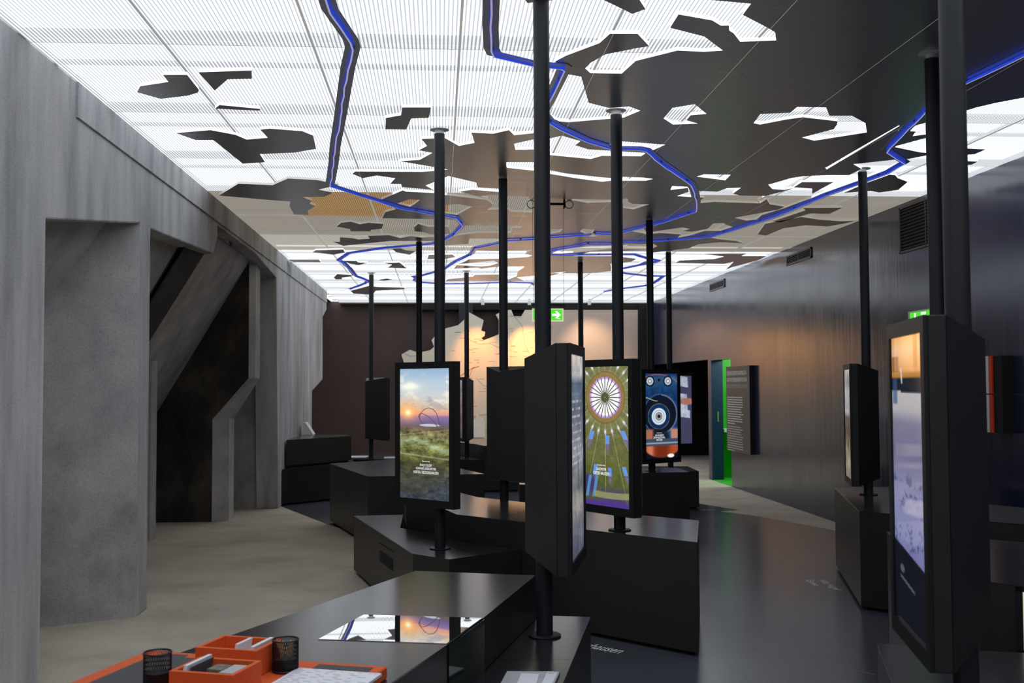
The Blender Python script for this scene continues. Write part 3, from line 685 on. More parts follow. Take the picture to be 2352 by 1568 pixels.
s0, s1 = onf(870, 1246), onf(905, 1269); sm = MB(); sm.hexa([s0+nn*.0005, s1+nn*.0005, s1+nn*.0012, s0+nn*.0012], [s0+nn*.0005+Vector((0, 0, .006)), s1+nn*.0005+Vector((0, 0, .006)), s1+nn*.0012+Vector((0, 0, .006)), s0+nn*.0012+Vector((0, 0, .006))]); sm.build('slot', M['black'], C1)
GD_poly = [(.16, 9.47), (.33, 8.99), (.72, 8.52), (1.10, 7.98), (1.81, 7.28), (1.55, 6.28), (.96, 6.90), (.62, 7.29), (.13, 7.81), (.06, 8.09), (-.26, 8.55), (-.30, 9.2)]
GD_poly = [(a*1.0233, b*1.0233) for a, b in GD_poly]
GD = plinth('long black plinth crossing the middle, under the dome picture screen', GD_poly, .705, cuts=[((1.2, 7.0), (.72, -.55)), ((.55, 7.9), (.75, -.35))], splits={})
K = plinth('tall black plinth in front of the steps, left of the sunset screen', [(-1.33, 13.11), (-.74, 11.17), (.49, 11.34), (.20, 12.3), (-.10, 13.5), (-.6, 13.75)], T, splits={0: (.24,)})
E_poly = W([(1917, 1120), (1974, 1174)], T)+[(4.05, 6.72), (4.6, 7.4), (4.29, 8.03), (4.40, 9.49)]
EP = plinth('black plinth by the navy wall with two joints down its side', E_poly, T, splits={len(E_poly)-1: (.36, .70), 0: (.35, .70)})
Q_poly = [(2.86, 6.60), (2.40, 5.10), (2.61, 4.90), (3.05, 4.45), (3.9, 5.2), (3.7, 5.9)]
Q = plinth('black plinth with a lit showcase slot at the right edge', Q_poly, T, cuts=[((3.0, 5.45), (.35, .94))])
TP = plinth('low black plinth under the nearest screen at right', [(1.96, 4.65), (2.34, 4.49), (3.0, 4.28), (2.7, 2.8), (1.35, 2.8)], LW)
# lit slot in Q front
qa = Vector((2.61, 4.90)); qb = Vector((3.05, 4.45)); qd = (qb-qa).normalized(); qn = Vector((qd.y, -qd.x)); qn = qn if qn.y < 0 else -qn
fb_ = MB()
def qf(s, z, o): p_ = qa+qd*s+qn*o; return (p_.x, p_.y, z)
for s0_, s1_, z0_, z1_ in ((.13, .50, .40, .43), (.13, .50, .70, .72), (.13, .16, .40, .72), (.47, .50, .40, .72)):
    fb_.hexa([qf(s0_, z0_, .0), qf(s1_, z0_, .0), qf(s1_, z0_, .012), qf(s0_, z0_, .012)], [qf(s0_, z1_, .0), qf(s1_, z1_, .0), qf(s1_, z1_, .012), qf(s0_, z1_, .012)])
fb_.build('showcase_frame', M['frame'], Q)
lb = MB(); lb.face([qf(.16, .43, .003), qf(.47, .43, .003), qf(.47, .70, .003), qf(.16, .70, .003)]); lb.build('showcase_light', M['lit'], Q, recalc=False)
N1 = plinth('black plinth under the blue machine screen', W([(1440, 1087), (1583, 1083.6)], T)+[(2.72, 11.9), (2.2, 12.1)], T)
N2 = plinth('low black plinth beyond the machine screen, beside the bare floor', [(2.75, 14.05), (3.49, 14.01), (3.55, 14.9), (2.8, 15.0)], LW)
M1 = plinth('low black step block against the last concrete pier', [(-2.19, 15.03), (-1.5, 15.72), (-1.3, 16.35), (-1.4, 17.0), (-2.19, 17.0)], LW)
M2 = plinth('upper black step block on the low step by the concrete wall', [(-2.17, 15.30), (-1.34, 16.40), (-1.5, 16.95), (-2.17, 16.95)], .908, zf=LW)
O1 = plinth('far black table plinth in front of the cream wall map', [(.32, 17.78), (.60, 17.17), (.71, 16.62), (1.3, 16.65), (1.3, 18.6), (.32, 18.9)], T)
O2 = plinth('low far black plinth under the small brown picture screen', [(.18, 17.0), (.47, 16.55), (.70, 16.6), (.58, 17.15), (.30, 17.75), (.1, 17.6)], LW)
O3 = plinth('low far black plinth with papers, under the screen turned away', [(-1.36, 17.05), (-.3, 16.7), (-.3, 18.1), (-1.36, 18.3)], LW)
Z1 = plinth('low black block under the middle screen turned away', [(.44, 9.20), (.82, 9.02), (.95, 9.5), (.45, 9.7)], LW)
Z2 = plinth('low black block behind the long plinth, in the shadow of the screens', [(.95, 12.4), (1.9, 12.2), (2.0, 13.0), (1.0, 13.2)], LW)
Z3 = plinth('low black block under the far pole left of the navy wall', [(1.8, 15.2), (2.5, 15.2), (2.5, 16.0), (1.8, 16.0)], LW)

# ------------------------------------------------------------------ screens on poles
def pic(fn, nx, ny):
    u, v = np.meshgrid((np.arange(nx)+.5)/nx, (np.arange(ny)+.5)/ny); return fn(u, v)
def lin(c):
    c = np.clip(c, 0, 1.0); return np.where(c <= .04045, c/12.92, ((c+.055)/1.055)**2.4)
def C3(r, g, b): return np.array([r, g, b])/255.
def blend(img, c, a): return img*(1-a[..., None])+np.asarray(c)*a[..., None]
def sm(x, a, b): t = np.clip((x-a)/(b-a), 0, 1); return t*t*(3-2*t)
def vnoise(u, v, s, seed=0):
    r = np.random.RandomState(seed); g = r.rand(64, 64); x = u*s[0]; y = v*s[1]
    xi = np.floor(x).astype(int); yi = np.floor(y).astype(int); fx = x-xi; fy = y-yi; fx = fx*fx*(3-2*fx); fy = fy*fy*(3-2*fy)
    G = lambda a, b: g[a % 64, b % 64]
    return (G(xi, yi)*(1-fx)+G(xi+1, yi)*fx)*(1-fy)+(G(xi, yi+1)*(1-fx)+G(xi+1, yi+1)*fx)*fy
def fbm(u, v, s, seed=0): return .5*vnoise(u, v, s, seed)+.3*vnoise(u, v, (s[0]*2.1, s[1]*2.1), seed+1)+.2*vnoise(u, v, (s[0]*4.3, s[1]*4.3), seed+2)
def grad(v, stops):
    out = np.zeros(v.shape+(3,)); ps = [s[0] for s in stops]
    for k in range(3): out[..., k] = np.interp(v, ps, [s[1][k]/255 for s in stops])
    return out
def paint_sunset(u, v):
    img = grad(v, [(0, (66, 72, 78)), (.10, (62, 68, 72)), (.2, (70, 74, 62)), (.27, (66, 68, 44)), (.30, (96, 96, 48)), (.36, (112, 114, 62)), (.45, (124, 128, 80)), (.53, (116, 102, 72)), (.56, (104, 92, 100)), (.60, (116, 100, 148)), (.635, (150, 118, 158)), (.645, (216, 150, 140)), (.68, (228, 178, 146)), (.73, (206, 196, 180)), (.80, (196, 204, 208)), (.9, (178, 196, 212)), (1, (146, 174, 204))])
    n = fbm(u, v, (6, 30), 3); n2 = fbm(u, v, (22, 90), 9)
    land = sm(v, .56, .52)
    img *= (1+land*(n-.5)*1.1+land*(n2-.5)*.7)[..., None]
    band = np.exp(-((v-.43-.03*np.sin(u*5)+.03*u)/.018)**2)*(.5+n)*.55; img = blend(img, C3(178, 196, 172), np.clip(band, 0, .8))
    path = np.exp(-((v-.345+.035*u)/.006)**2)*.6; img = blend(img, C3(186, 186, 176), path)
    path2 = np.exp(-((v-.485-.05*u)/.004)**2)*.35; img = blend(img, C3(196, 190, 176), path2)
    cl = sm(fbm(u, v, (4, 16), 21), .50, .75)*sm(v, .69, .75)*sm(v, 1.0, .9); img = blend(img, C3(240, 232, 214), cl*.75)
    dk = sm(fbm(u, v, (5, 26), 41), .55, .75)*sm(v, .66, .7)*sm(v, .86, .8); img = blend(img, C3(150, 150, 166), dk*.5)
    img = blend(img, C3(244, 248, 226), np.exp(-(((u-.2)/.2)**2+((v-.86)/.035)**2))*.9)
    d = np.hypot((u-.165)*1., (v-.662)*2.62)
    img = blend(img, C3(255, 170, 96), np.exp(-(d/.22)**2)*.75*sm(v, .5, .64)); img = blend(img, C3(255, 214, 130), np.exp(-(d/.09)**2)); img = blend(img, C3(255, 252, 226), np.exp(-(d/.045)**2))
    x = 95+u*445; y = 128+(1-v)*1300
    disc = ((x-365)/95)**2+((y-692)/13)**2; img = blend(img, C3(196, 200, 214), sm(disc, 1.1, .8)*.9)
    def arc(pts, wd, c):
        nonlocal img
        pts = np.array(pts, float); best = np.full(u.shape, 1e9)
        for a, b in zip(pts[:-1], pts[1:]):
            ab = b-a; t = np.clip(((x-a[0])*ab[0]+(y-a[1])*ab[1])/(ab@ab), 0, 1); best = np.minimum(best, np.hypot(x-a[0]-t*ab[0], y-a[1]-t*ab[1]))
        img = blend(img, c, sm(best, wd*1.5, wd*.5)*.9)
    arc([(300, 678), (278, 640), (272, 610), (290, 565), (320, 532), (356, 519), (394, 532), (424, 570), (442, 630), (452, 690)], 3.4, C3(96, 76, 80))
    arc([(272, 628), (264, 600), (275, 580), (298, 576), (340, 596), (385, 638), (436, 706)], 3.4, C3(96, 76, 80))
    img = blend(img, C3(40, 48, 62), sm(v, .25, .05)*.25)
    circ = np.hypot((x-210)/300, (y-1080)/290); img = blend(img, C3(70, 66, 38), sm(circ, 1.02, .98)*sm(v, .36, .26)*.35)
    return img
def paint_dome(u, v):
    x = 562+u*428; y = 240+(1-v)*1285; X = (x-780)/135; Y = (y-525)/185
    r = np.hypot(X, Y); th = np.arctan2(Y, X)
    img = np.ones(u.shape+(3,))*C3(100, 102, 58)
    img = blend(img, C3(84, 92, 40), sm(r, 2.6, 4.2)); img = blend(img, C3(132, 132, 92), sm(r, 2.2, 1.4)*.6)
    n = fbm(u, v, (14, 40), 5); img *= (.82+.36*n)[..., None]
    img = blend(img, C3(70, 74, 40), sm(np.abs(np.sin(r*17)), .25, .0)*.35*sm(r, 1.3, 1.5))
    img = blend(img, C3(150, 112, 60), sm(r, 1.45, 1.05)*.8); img = blend(img, C3(96, 70, 40), sm(np.abs(r-1.28), .05, .0)*.5)
    img = blend(img, C3(180, 150, 220), sm(r, 1.06, 1.0)); img = blend(img, C3(252, 248, 255), sm(r, .99, .86))
    sp = np.abs(((th/(2*np.pi)*24+.5) % 1)-.5)/24*2*np.pi*r
    img = blend(img, C3(66, 66, 46), sm(sp, .036, .014)*(r < 1.02)*.95); img = blend(img, C3(170, 176, 140), sm(sp, .030, .012)*(r > 1.3)*.5)
    img = blend(img, C3(78, 84, 50), sm(r, .26, .23)); img = blend(img, C3(150, 150, 120), sm(np.hypot(X-.0, Y+.0), .05, .02))
    k = np.abs(((th/(2*np.pi)*24+.5) % 1)-.5)/24*2*np.pi*1.75
    img = blend(img, C3(255, 250, 255), np.exp(-((r-1.72)/.11)**2-(k/.065)**2)); img = blend(img, C3(190, 170, 236), np.exp(-((r-1.86)/.14)**2-(k/.03)**2)*.8)
    for cx_, cy_, w_, h_, sl in ((655, 880, 22, 46, .25), (800, 915, 19, 44, 0.), (945, 865, 22, 44, -.35), (575, 1120, 14, 40, .2), (688, 1190, 20, 46, .12), (818, 1210, 18, 44, -.03), (950, 1190, 20, 44, -.25)):
        X2 = (x-cx_)+(y-cy_)*sl; m_ = sm(np.abs(X2), w_, w_*.75)*sm(np.abs(y-cy_), h_, h_*.85); bars = .75+.25*sm(np.abs(np.sin(X2*.26)), .1, .4)*sm(np.abs(np.sin((y-cy_)*.16)), .1, .4)
        img = blend(img, C3(104, 150, 250), m_*bars*.9); img = blend(img, C3(126, 96, 200), sm(np.abs(X2), w_*.9, w_*.4)*np.exp(-((y-cy_-h_*1.6)/(h_*.9))**2)*(y > cy_+h_)*.65)
    img = blend(img, C3(66, 48, 120), sm(y, 1300, 1440)*.8*(1-sm(np.abs(x-840), 60, 150)*.6)); img = blend(img, C3(56, 46, 124), sm(np.hypot((x-610)/130, (y-1330)/120), 1, .5)*.8)
    for cx_ in (630, 690): img = blend(img, C3(86, 150, 190), sm(np.abs((x-cx_)+(y-1330)*.16), 16, 11)*sm(np.abs(y-1350), 110, 90)*.8)
    img = blend(img, C3(150, 150, 92), sm(np.abs(y-1425+.0004*(x-820)**2), 34, 24)*sm(np.abs(x-840), 170, 150)*.8)
    img = blend(img, C3(72, 48, 130), sm(y, 1462, 1500)); return img
def paint_machine(u, v):
    x = 1087+u*325; y = 282+(1-v)*768
    n = fbm(u, v, (9, 20), 12); img = np.ones(u.shape+(3,))*C3(20, 52, 96)*(.55+.95*n)[..., None]
    img = blend(img, C3(70, 130, 170), sm(y, 470, 300)*sm(y, 285, 330)*.45)
    d = np.hypot((x-1215)/300, (y-560)/270); img = blend(img, C3(150, 92, 84), np.exp(-((d-1)/.02)**2)*(y < 420)*.9)
    def R(cx_, cy_, k=1.05): return np.hypot(x-cx_, (y-cy_)/k)
    for cx_, cy_ in ((1135, 350), (1317, 350)):
        r = R(cx_, cy_); img = blend(img, C3(14, 22, 40), sm(r, 50, 44)); img = blend(img, C3(190, 200, 210), sm(np.abs(r-25), 12, 7)*.9); img = blend(img, C3(230, 236, 240), sm(r, 14, 9))
    r = R(1226, 340); img = blend(img, C3(44, 70, 100), sm(r, 40, 34)); img = blend(img, C3(10, 14, 24), sm(r, 14, 10))
    r = R(1240, 650); img = blend(img, C3(12, 20, 36), sm(r, 172, 164)); img = blend(img, C3(150, 150, 160), np.exp(-((r-165)/5)**2)*(x > 1250)*.8); img = blend(img, C3(60, 100, 150), np.exp(-((r-172)/5)**2)*.7)
    r = R(1222, 670); img = blend(img, C3(110, 118, 124), np.exp(-((r-108)/5)**2)*.8*(.4+n)); img = blend(img, C3(14, 44, 90), sm(r, 104, 96)); img = blend(img, C3(206, 216, 222), sm(r, 76, 70)); img = blend(img, C3(150, 164, 176), np.exp(-((r-52)/5)**2)*.8); img = blend(img, C3(84, 86, 96), sm(r, 38, 33)); img = blend(img, C3(190, 196, 200), np.exp(-((r-24)/5)**2)*.8); img = blend(img, C3(10, 12, 18), sm(r, 14, 9))
    img = blend(img, C3(214, 200, 140), np.exp(-((y-500-30*np.sin((x-1090)/70)**2-.0*(x))/4)**2)*sm(x, 1225, 1200)*.9)
    low = sm(y, 770, 800); img = blend(img, C3(176, 106, 76)*1., low*sm(np.abs(x-1130), 60, 30)*.9); img = blend(img, C3(196, 136, 110), low*sm(np.abs(x-1385), 60, 30)*.9); img = blend(img, C3(20, 24, 38), low*sm(np.abs(x-1235), 90, 60)*.85)
    img = blend(img, C3(60, 70, 90), sm(np.abs(y-905), 36, 28)); img = blend(img, C3(170, 190, 200), np.exp(-((y-912)/7)**2)*.8)
    bowl = sm(y, 930, 946); img = blend(img, C3(168, 74, 40)*(1.), bowl); img = blend(img, C3(96, 34, 14), bowl*sm(np.abs(x-1250), 120, 30)*.8); img = blend(img, C3(214, 160, 130), bowl*sm(np.abs(x-1130), 50, 10)*.5)
    edge = np.hypot((x-1255)/210, (y-900)/150); img = blend(img, C3(10, 14, 26), bowl*sm(edge, .9, 1.02)); img = blend(img, C3(236, 230, 226), sm(np.hypot((x-1340)/44, (y-1030)/22), 1, .6)); return img
def paint_hands(u, v):
    img = np.ones(u.shape+(3,))*C3(64, 66, 92); n = fbm(u, v, (10, 24), 2)
    for cx_, cy_, w_, h_, s in ((.55, .93, .35, .08, .1), (.5, .62, .38, .14, .12), (.55, .46, .42, .06, -.05)):
        m_ = sm(np.abs(u-cx_+(v-cy_)*s), w_, w_*.9)*sm(np.abs(v-cy_+(u-cx_)*.08), h_, h_*.9); img = blend(img, C3(188, 200, 216)*1., m_*(.6+.5*n).clip(0, 1))
    img = blend(img, C3(30, 34, 50), sm(np.hypot((u-.3)/.25, (v-.5)/.05), 1, .6)*.8); img = blend(img, C3(168, 110, 96), sm(np.hypot((u-.85)/.28, (v-.62)/.06), 1, .7)); return img*.95
def paint_brown(u, v):
    n = fbm(u, v, (7, 18), 8); img = grad(v, [(0, (66, 60, 70)), (.3, (96, 80, 74)), (.6, (120, 104, 104)), (1, (138, 130, 146))])*(.5+.9*n)[..., None]
    return blend(img, C3(200, 196, 206), sm(np.abs(np.sin(u*9+v*14)), .14, .02)*sm(v, .5, .7)*.7)
def paint_pale(u, v):
    n = fbm(u, v, (6, 14), 31); img = grad(v, [(0, (86, 90, 110)), (.12, (108, 110, 128)), (.25, (150, 146, 142)), (.34, (104, 112, 116)), (.5, (150, 152, 164)), (.72, (98, 108, 124)), (.86, (84, 104, 124)), (.9, (190, 190, 196)), (1, (206, 200, 200))])*(.75+.5*n)[..., None]
    ln = sm(np.abs(((v*26) % 1)-.5), .3, .4)*sm(v, .40, .46)*sm(v, .82, .78)*sm(u, .1, .2)*sm(u, .9, .8)*sm(vnoise(u, v, (30, 26), 3), .3, .5); img = blend(img, C3(210, 212, 220), ln*.7)
    img = blend(img, C3(70, 76, 92), sm(np.abs(u-.6)-(.47-v)*.35, .06, .0)*sm(v, .5, .46)*sm(v, .3, .34)*.7); return img
def paint_barge(u, v):
    n = fbm(u, v, (8, 20), 77); return grad(v, [(0, (120, 112, 98)), (.18, (156, 146, 124)), (.42, (100, 80, 66)), (.55, (106, 92, 80)), (.6, (168, 164, 166)), (.8, (178, 176, 180)), (.88, (146, 144, 146)), (1, (190, 188, 186))])*(.75+.5*n)[..., None]
def paint_snow(u, v):
    img = grad(v, [(0, (16, 18, 28)), (.21, (16, 18, 28)), (.215, (120, 124, 176)), (.36, (140, 142, 186)), (.46, (150, 150, 186)), (.60, (118, 118, 150)), (.70, (134, 130, 156)), (.745, (188, 184, 190)), (.81, (200, 196, 196)), (.815, (24, 32, 44)), (.93, (20, 30, 44)), (1, (24, 28, 40))])
    cut = .23+.05*(1-u); img = blend(img, C3(16, 18, 28), sm(v, cut+.004, cut-.004)); n = fbm(u, v, (9, 40), 15)
    img = blend(img, C3(70, 74, 130), sm(n, .55, .68)*sm(np.abs(v-.46), .09, .02)*.7); img = blend(img, C3(78, 80, 134), sm(fbm(u, v, (16, 60), 25), .58, .7)*sm(np.abs(v-.31), .06, .03)*.8)
    img = blend(img, C3(190, 188, 208), sm(np.abs(v-.405-.03*u), .035, .02)*sm(u, .2, .5)*.8)
    o = sm(v, .815, .822); org = grad(v, [(.8, (18, 26, 40)), (.855, (18, 26, 40)), (.858, (190, 128, 50)), (.9, (214, 160, 96)), (.955, (232, 190, 150)), (1, (226, 168, 96))]); img = blend(img, org, o)  # orange room at the top: a reflection painted into the picture
    img = blend(img, C3(168, 112, 44), o*sm(v, .87, .9)*sm(np.abs(u-.78), .07, .05)*.8); img = blend(img, C3(150, 100, 60), o*sm(np.abs(u-.12), .12, .1)*sm(np.abs(v-.905), .03, .025)*.8)
    img = blend(img, C3(16, 28, 44), sm(np.abs(v-.83), .028, .02)*(u > .3)); img = blend(img, C3(210, 210, 206), sm(np.abs(u-.33+(v-.85)*.4), .03, .015)*sm(np.abs(v-.865), .03, .025)); img = blend(img, C3(60, 92, 140), sm(np.abs(u-.1), .10, .05)*sm(np.abs(v-.81), .05, .04)*.7)
    img = blend(img, C3(150, 154, 176), sm(np.abs(v-.155+.05*(u-.3)), .008, .004)*sm(u, .14, .2)*sm(u, .66, .6)*.5); img = blend(img, C3(120, 150, 150), sm(np.hypot((u-.24)/.09, (v-.19)/.018), 1, .6)*.6)
    return img

MW, MH, MT = .585, 1.02, .065
def stand(label, base, pole_to, normal, ridge, painter, res=(30, 80), texts=(), smat='screen', zb=.822, group='screens on ceiling-high poles', p=.165, mw=MW, glowstr=1.):
    px, py, pz = base
    root = empty('screen_stand', (px, py, pz), label, 'screen', group)
    b = MB(); b.lathe((px, py, pz), [(.0385, .002), (.0385, pole_to-pz-.035)], 28); pole = b.build('pole', M['pole'], root, smooth=True)
    b = MB(); b.lathe((px, py, pz), [(.072, 0), (.076, .002), (.076, .007), (.073, .009), (.04, .009)], 36); b.build('base_flange', M['pole'], pole, smooth=True)
    b = MB(); b.lathe((px, py, pole_to), [(.034, -.06), (.034, -.004)], 24); col_ = b.build('collar', M['collar'], root, smooth=True)
    b = MB(); b.lathe((px, py, pole_to), [(.066, -.008), (.07, -.005), (.07, -.0005)], 30); b.build('ceiling_flange', M['collar'], col_, smooth=True)
    n = Vector((normal[0], normal[1], 0)).normalized(); u = Vector((0, 0, 1)).cross(n); c = Vector((px, py, 0))+n*p
    def P(a, d, z): return c+u*a-n*d+Vector((0, 0, z))
    h = mw/2; z0, z1 = zb, zb+MH
    b = MB()
    b.hexa([P(-h, .012, z0), P(h, .012, z0), P(h, MT, z0), P(-h, MT, z0)], [P(-h, .012, z1), P(h, .012, z1), P(h, MT, z1), P(-h, MT, z1)])
    o = b.build('housing', M['house'], root); o.modifiers.new('soft edge', 'BEVEL').width = .003
    b = MB(); r0 = P(ridge, MT+.215, z0+.035); r1 = P(ridge, MT+.215, z1-.055)
    A_, B_, C_, D_ = P(-h, MT, z0), P(h, MT, z0), P(h, MT, z1), P(-h, MT, z1)
    b.shell([A_, B_, C_, D_, r0, r1], [(0, 4, 5, 3), (1, 2, 5, 4), (0, 1, 4), (3, 5, 2), (0, 3, 2, 1)]); b.build('rear_cover', M['house'], root)
    b = MB(); sx0, sx1, sy0, sy1 = -h+.046, h-.046, z0+.052, z1-.047
    for a0, a1, q0, q1 in ((-h, h, z0, sy0), (-h, h, sy1, z1), (-h, sx0, sy0, sy1), (sx1, h, sy0, sy1)):
        b.hexa([P(a0, 0, q0), P(a1, 0, q0), P(a1, .012, q0), P(a0, .012, q0)], [P(a0, 0, q1), P(a1, 0, q1), P(a1, .012, q1), P(a0, .012, q1)])
    b.build('frame', M['frame'], root)
    nx, ny = res; img = lin(pic(painter, nx, ny))
    vs = [tuple(P(sx0+(sx1-sx0)*i/nx, .008, sy0+(sy1-sy0)*j/ny)-Vector((px, py, pz))) for j in range(ny+1) for i in range(nx+1)]
    fs = [(j*(nx+1)+i, j*(nx+1)+i+1, (j+1)*(nx+1)+i+1, (j+1)*(nx+1)+i) for j in range(ny) for i in range(nx)]
    me = bpy.data.meshes.new('screen'); me.from_pydata(vs, [], fs); me.materials.append(M[smat])
    at = me.color_attributes.new('picture', 'FLOAT_COLOR', 'CORNER')
    col = np.ones((len(fs), 4, 4), np.float32); col[..., :3] = img.reshape(-1, 3)[:, None, :]*glowstr
    at.data.foreach_set('color', col.ravel())
    so = bpy.data.objects.new('screen', me); COL.objects.link(so); so.parent = root
    for s, size, uu, vv, wd in texts:
        org = P(sx0+(sx1-sx0)*uu, .0075, sy0+(sy1-sy0)*vv)
        text('lettering', s, size, M['lettering'], org, u, (0, 0, 1), so, width=wd, align='CENTER')
    return root
def pole_xy(px, py, zplane): v = az(px, py, zplane); return v.x, v.y
SZ = ZC
stand('screen showing a sunset over green fields with two thin arches', (.010, 7.60, LW), SZ, (-.70, -.72), .06, paint_sunset, (120, 300),
      [('Discover the', .015, .53, .285, None), ('EWALD COLLIERY', .024, .53, .252, .118), ('HOHEWARD LANDSCAPE PARK', .024, .53, .226, .20), ('HERTEN / RECKLINGHAUSEN', .028, .53, .195, .245)])
stand('screen showing a lit dome seen from below, purple and green', (1.204, 7.0, .705), SZ, (-.86, -.51), .06, paint_dome, (110, 300),
      [('Entdecke den', .015, .42, .285, None), ('GASOMETER', .026, .42, .252, .105), ('OBERHAUSEN', .032, .42, .220, .165)], p=.13)
stand('screen showing blue machine parts with a big nut', (2.343, 11.51, T), SZ, (.55, -.83), .0, paint_machine, (90, 200),
      [('Entdecke das', .015, .42, .295, None), ('LWL-MUSEUM', .028, .42, .262, .13), ('ZECHE NACHTIGALL', .028, .42, .236, .18), ('WITTEN', .034, .42, .205, .09)])
stand('partly hidden screen with pale papers and a hand, farther right', (3.172, 14.30, LW), SZ, (.30, -.95), .0, paint_hands, (40, 100))
stand('nearest central screen stand, turned edge-on with its grey back to the left', (.49, 4.92, LW), SZ, (.97, -.24), .16, paint_pale, (40, 160), smat='screen_dim', zb=.838, mw=.62)
stand('middle screen turned away, its dark back facing the camera', (.572, 9.24, LW), SZ, (.70, .71), -.05, paint_pale)
stand('far screen with brown pictures in front of the cream map', (.455, 17.0, LW), SZ, (-.95, -.3), .0, paint_brown, (20, 60), zb=.79)
stand('far left screen turned away in front of the brown wall', (-1.097, 17.35, LW), SZ, (.8, .6), .0, paint_brown, zb=.79)
stand('screen hidden behind the sunset screen, only its pole rises above', (-.244, 13.39, T), SZ, (.5, .86), .0, paint_brown)
stand('slim far pole right of the cream map, its screen hidden by the dome screen', (2.108, 15.5, LW), SZ, (-.4, .9), .0, paint_brown)
stand('screen by the navy wall, seen edge-on with its dark back to the right', (3.659, 8.80, T), SZ, (-.96, .28), -.14, paint_barge, (30, 100), smat='screen_dim')
stand('nearest screen at right, blurred, with a violet winter picture', (1.62, 3.18, LW), SZ, (-.97, .233), -.14, paint_snow, (60, 220), smat='screen_dim', zb=.850, mw=.57)
# bare pole beside it
root = empty('steel_pole', (2.745, 5.62, 0), 'bare black pole with white ceiling flange behind the nearest screen at right', 'pole')
b = MB(); b.lathe((2.745, 5.62, T), [(.0395, .001), (.0395, ZD-T-.035)], 28); b.build('tube', M['pole'], root, smooth=True)
b = MB(); b.lathe((2.745, 5.62, ZD), [(.032, -.06), (.032, -.004)], 24); b.build('collar', M['collar'], root, smooth=True)
b = MB(); b.lathe((2.745, 5.62, ZD), [(.066, -.008), (.07, -.005), (.07, -.0005)], 30); b.build('ceiling_flange', M['collar'], root, smooth=True)

# ------------------------------------------------------------------ far wall map
MAPW = [(922, 814), (941, 803), (956, 808), (970, 808), (988, 804), (997, 796), (991, 781), (998.5, 772), (1023, 754), (1052, 746.6), (1065, 735), (1077.6, 717), (1111, 735), (1105.6, 759), (1114.5, 762), (1113, 771), (1105.6, 776), (1111, 781), (1128.6, 774.6), (1146, 767), (1146, 735), (1139, 722), (1146, 718.5), (1169, 711.5), (1174.5, 711.5), (1180, 726), (1197.4, 726), (1206, 711.5), (1262, 711.5), (1262, 1042), (1010, 1042), (985, 1000), (962, 930), (950, 880), (928, 833)]
YM = YF-.36
mp = empty('wall_map', (1.2, YM, 0), 'cream cut-out regional map lit warm orange on the far wall', 'map')
def mprism(pts, y0, y1, m, name, parent, me=None):
    b = MB(); n = len(pts); q = [(ay(x, y, y0).x, ay(x, y, y0).z) for x, y in pts]
    b.shell([(a, y0, z) for a, z in q], [tuple(range(n))], 0); b.shell([(a, y1, z) for a, z in q], [tuple(range(n-1, -1, -1))], 0)
    b.shell([(a, y0, z) for a, z in q]+[(a, y1, z) for a, z in q], [(i, (i+1) % n, n+(i+1) % n, n+i) for i in range(n)], 1)
    return b.build(name, [m, me or m], parent)
mprism(MAPW, YM, YM+.06, M['cream'], 'board', mp, M['creamedge'])
mprism([(1262, 711.5), (1465, 711.5), (1465, 1042), (1262, 1042)], YM+.01, YM+.06, M['pink'], 'side_board', mp)
mprism([(1082, 1004), (1082, 968), (1092, 960), (1097, 948), (1101, 956), (1111, 960), (1114, 972), (1114, 1004)], YM-.07, YM-.05, M['creamedge'], 'small_cutout', mp)
rnd = random.Random(4); tb = MB()
for _ in range(150):
    x = rnd.uniform(1030, 1258); y = rnd.uniform(716, 1000)
    if x < 1110 and y < 760 or 1103 < x < 1148 and y < 785: continue
    a = ay(x, y, YM); l = rnd.uniform(.06, .16); tb.box(a.x, a.x+l, YM-.0015, YM-.0005, a.z, a.z+.011)
o = tb.build('place_names', M['maptext'], mp); o['kind'] = 'stuff'
def mline(pts, wd, m, name):
    b = MB(); q = [ay(x, y, YM-.002) for x, y in pts]; b.tube([(p_.x, YM-.002, p_.z) for p_ in q], wd, 5); b.build(name, m, mp)
for pts in ([(1050, 870), (1050, 845)], [(1052, 866), (1090, 842)], [(1078, 866), (1086, 845), (1100, 841)], [(1050, 872), (1066, 876), (1082, 868)]): mline(pts, .006, M['mapred'], 'route_line')
for pts in ([(930, 812), (944, 818), (958, 816)], [(1066, 770), (1082, 782), (1100, 790), (1125, 788), (1150, 800)], [(1096, 870), (1110, 885), (1128, 890), (1122, 910)], [(1172, 720), (1190, 735), (1200, 750), (1205, 790), (1215, 810)]): mline(pts, .005, M['river'], 'river_line')
# warm spotlights washing the map
for i, (x, wt, tx) in enumerate(((.95, 84, .85), (1.95, 150, 2.0), (3.25, 50, 3.4))):
    ld = bpy.data.lights.new('map wash', 'SPOT'); ld.energy = wt; ld.color = (1., .42, .08) if i < 2 else (1., .68, .42); ld.spot_size = math.radians(56 if i < 2 else 80); ld.spot_blend = .9; ld.shadow_soft_size = .06
    lob = bpy.data.objects.new('map_spotlight_lamp', ld); COL.objects.link(lob); lob.location = (x, YM-.95, 3.36)
    lob.rotation_euler = (Vector((tx, YM, 2.35))-lob.location).to_track_quat('-Z', 'Y').to_euler()
    r = empty('map_spotlight', (x, YM-.95, 3.4), ['small spotlight washing the left half of the map', 'small spotlight washing the middle of the map', 'small spotlight washing the rose board right of the map'][i], 'spotlight', 'spotlights over the wall map')
    b = MB(); b.lathe((x, YM-.95, 3.40), [(.032, 0), (.036, .004), (.036, .085), (.02, .1)], 16); b.build('lamp_body', M['collar'], r, smooth=True)
    b = MB(); b.box(x-.02, x+.02, YM-.97, YM-.93, 3.5, ZC); b.build('lamp_mount', M['collar'], r)

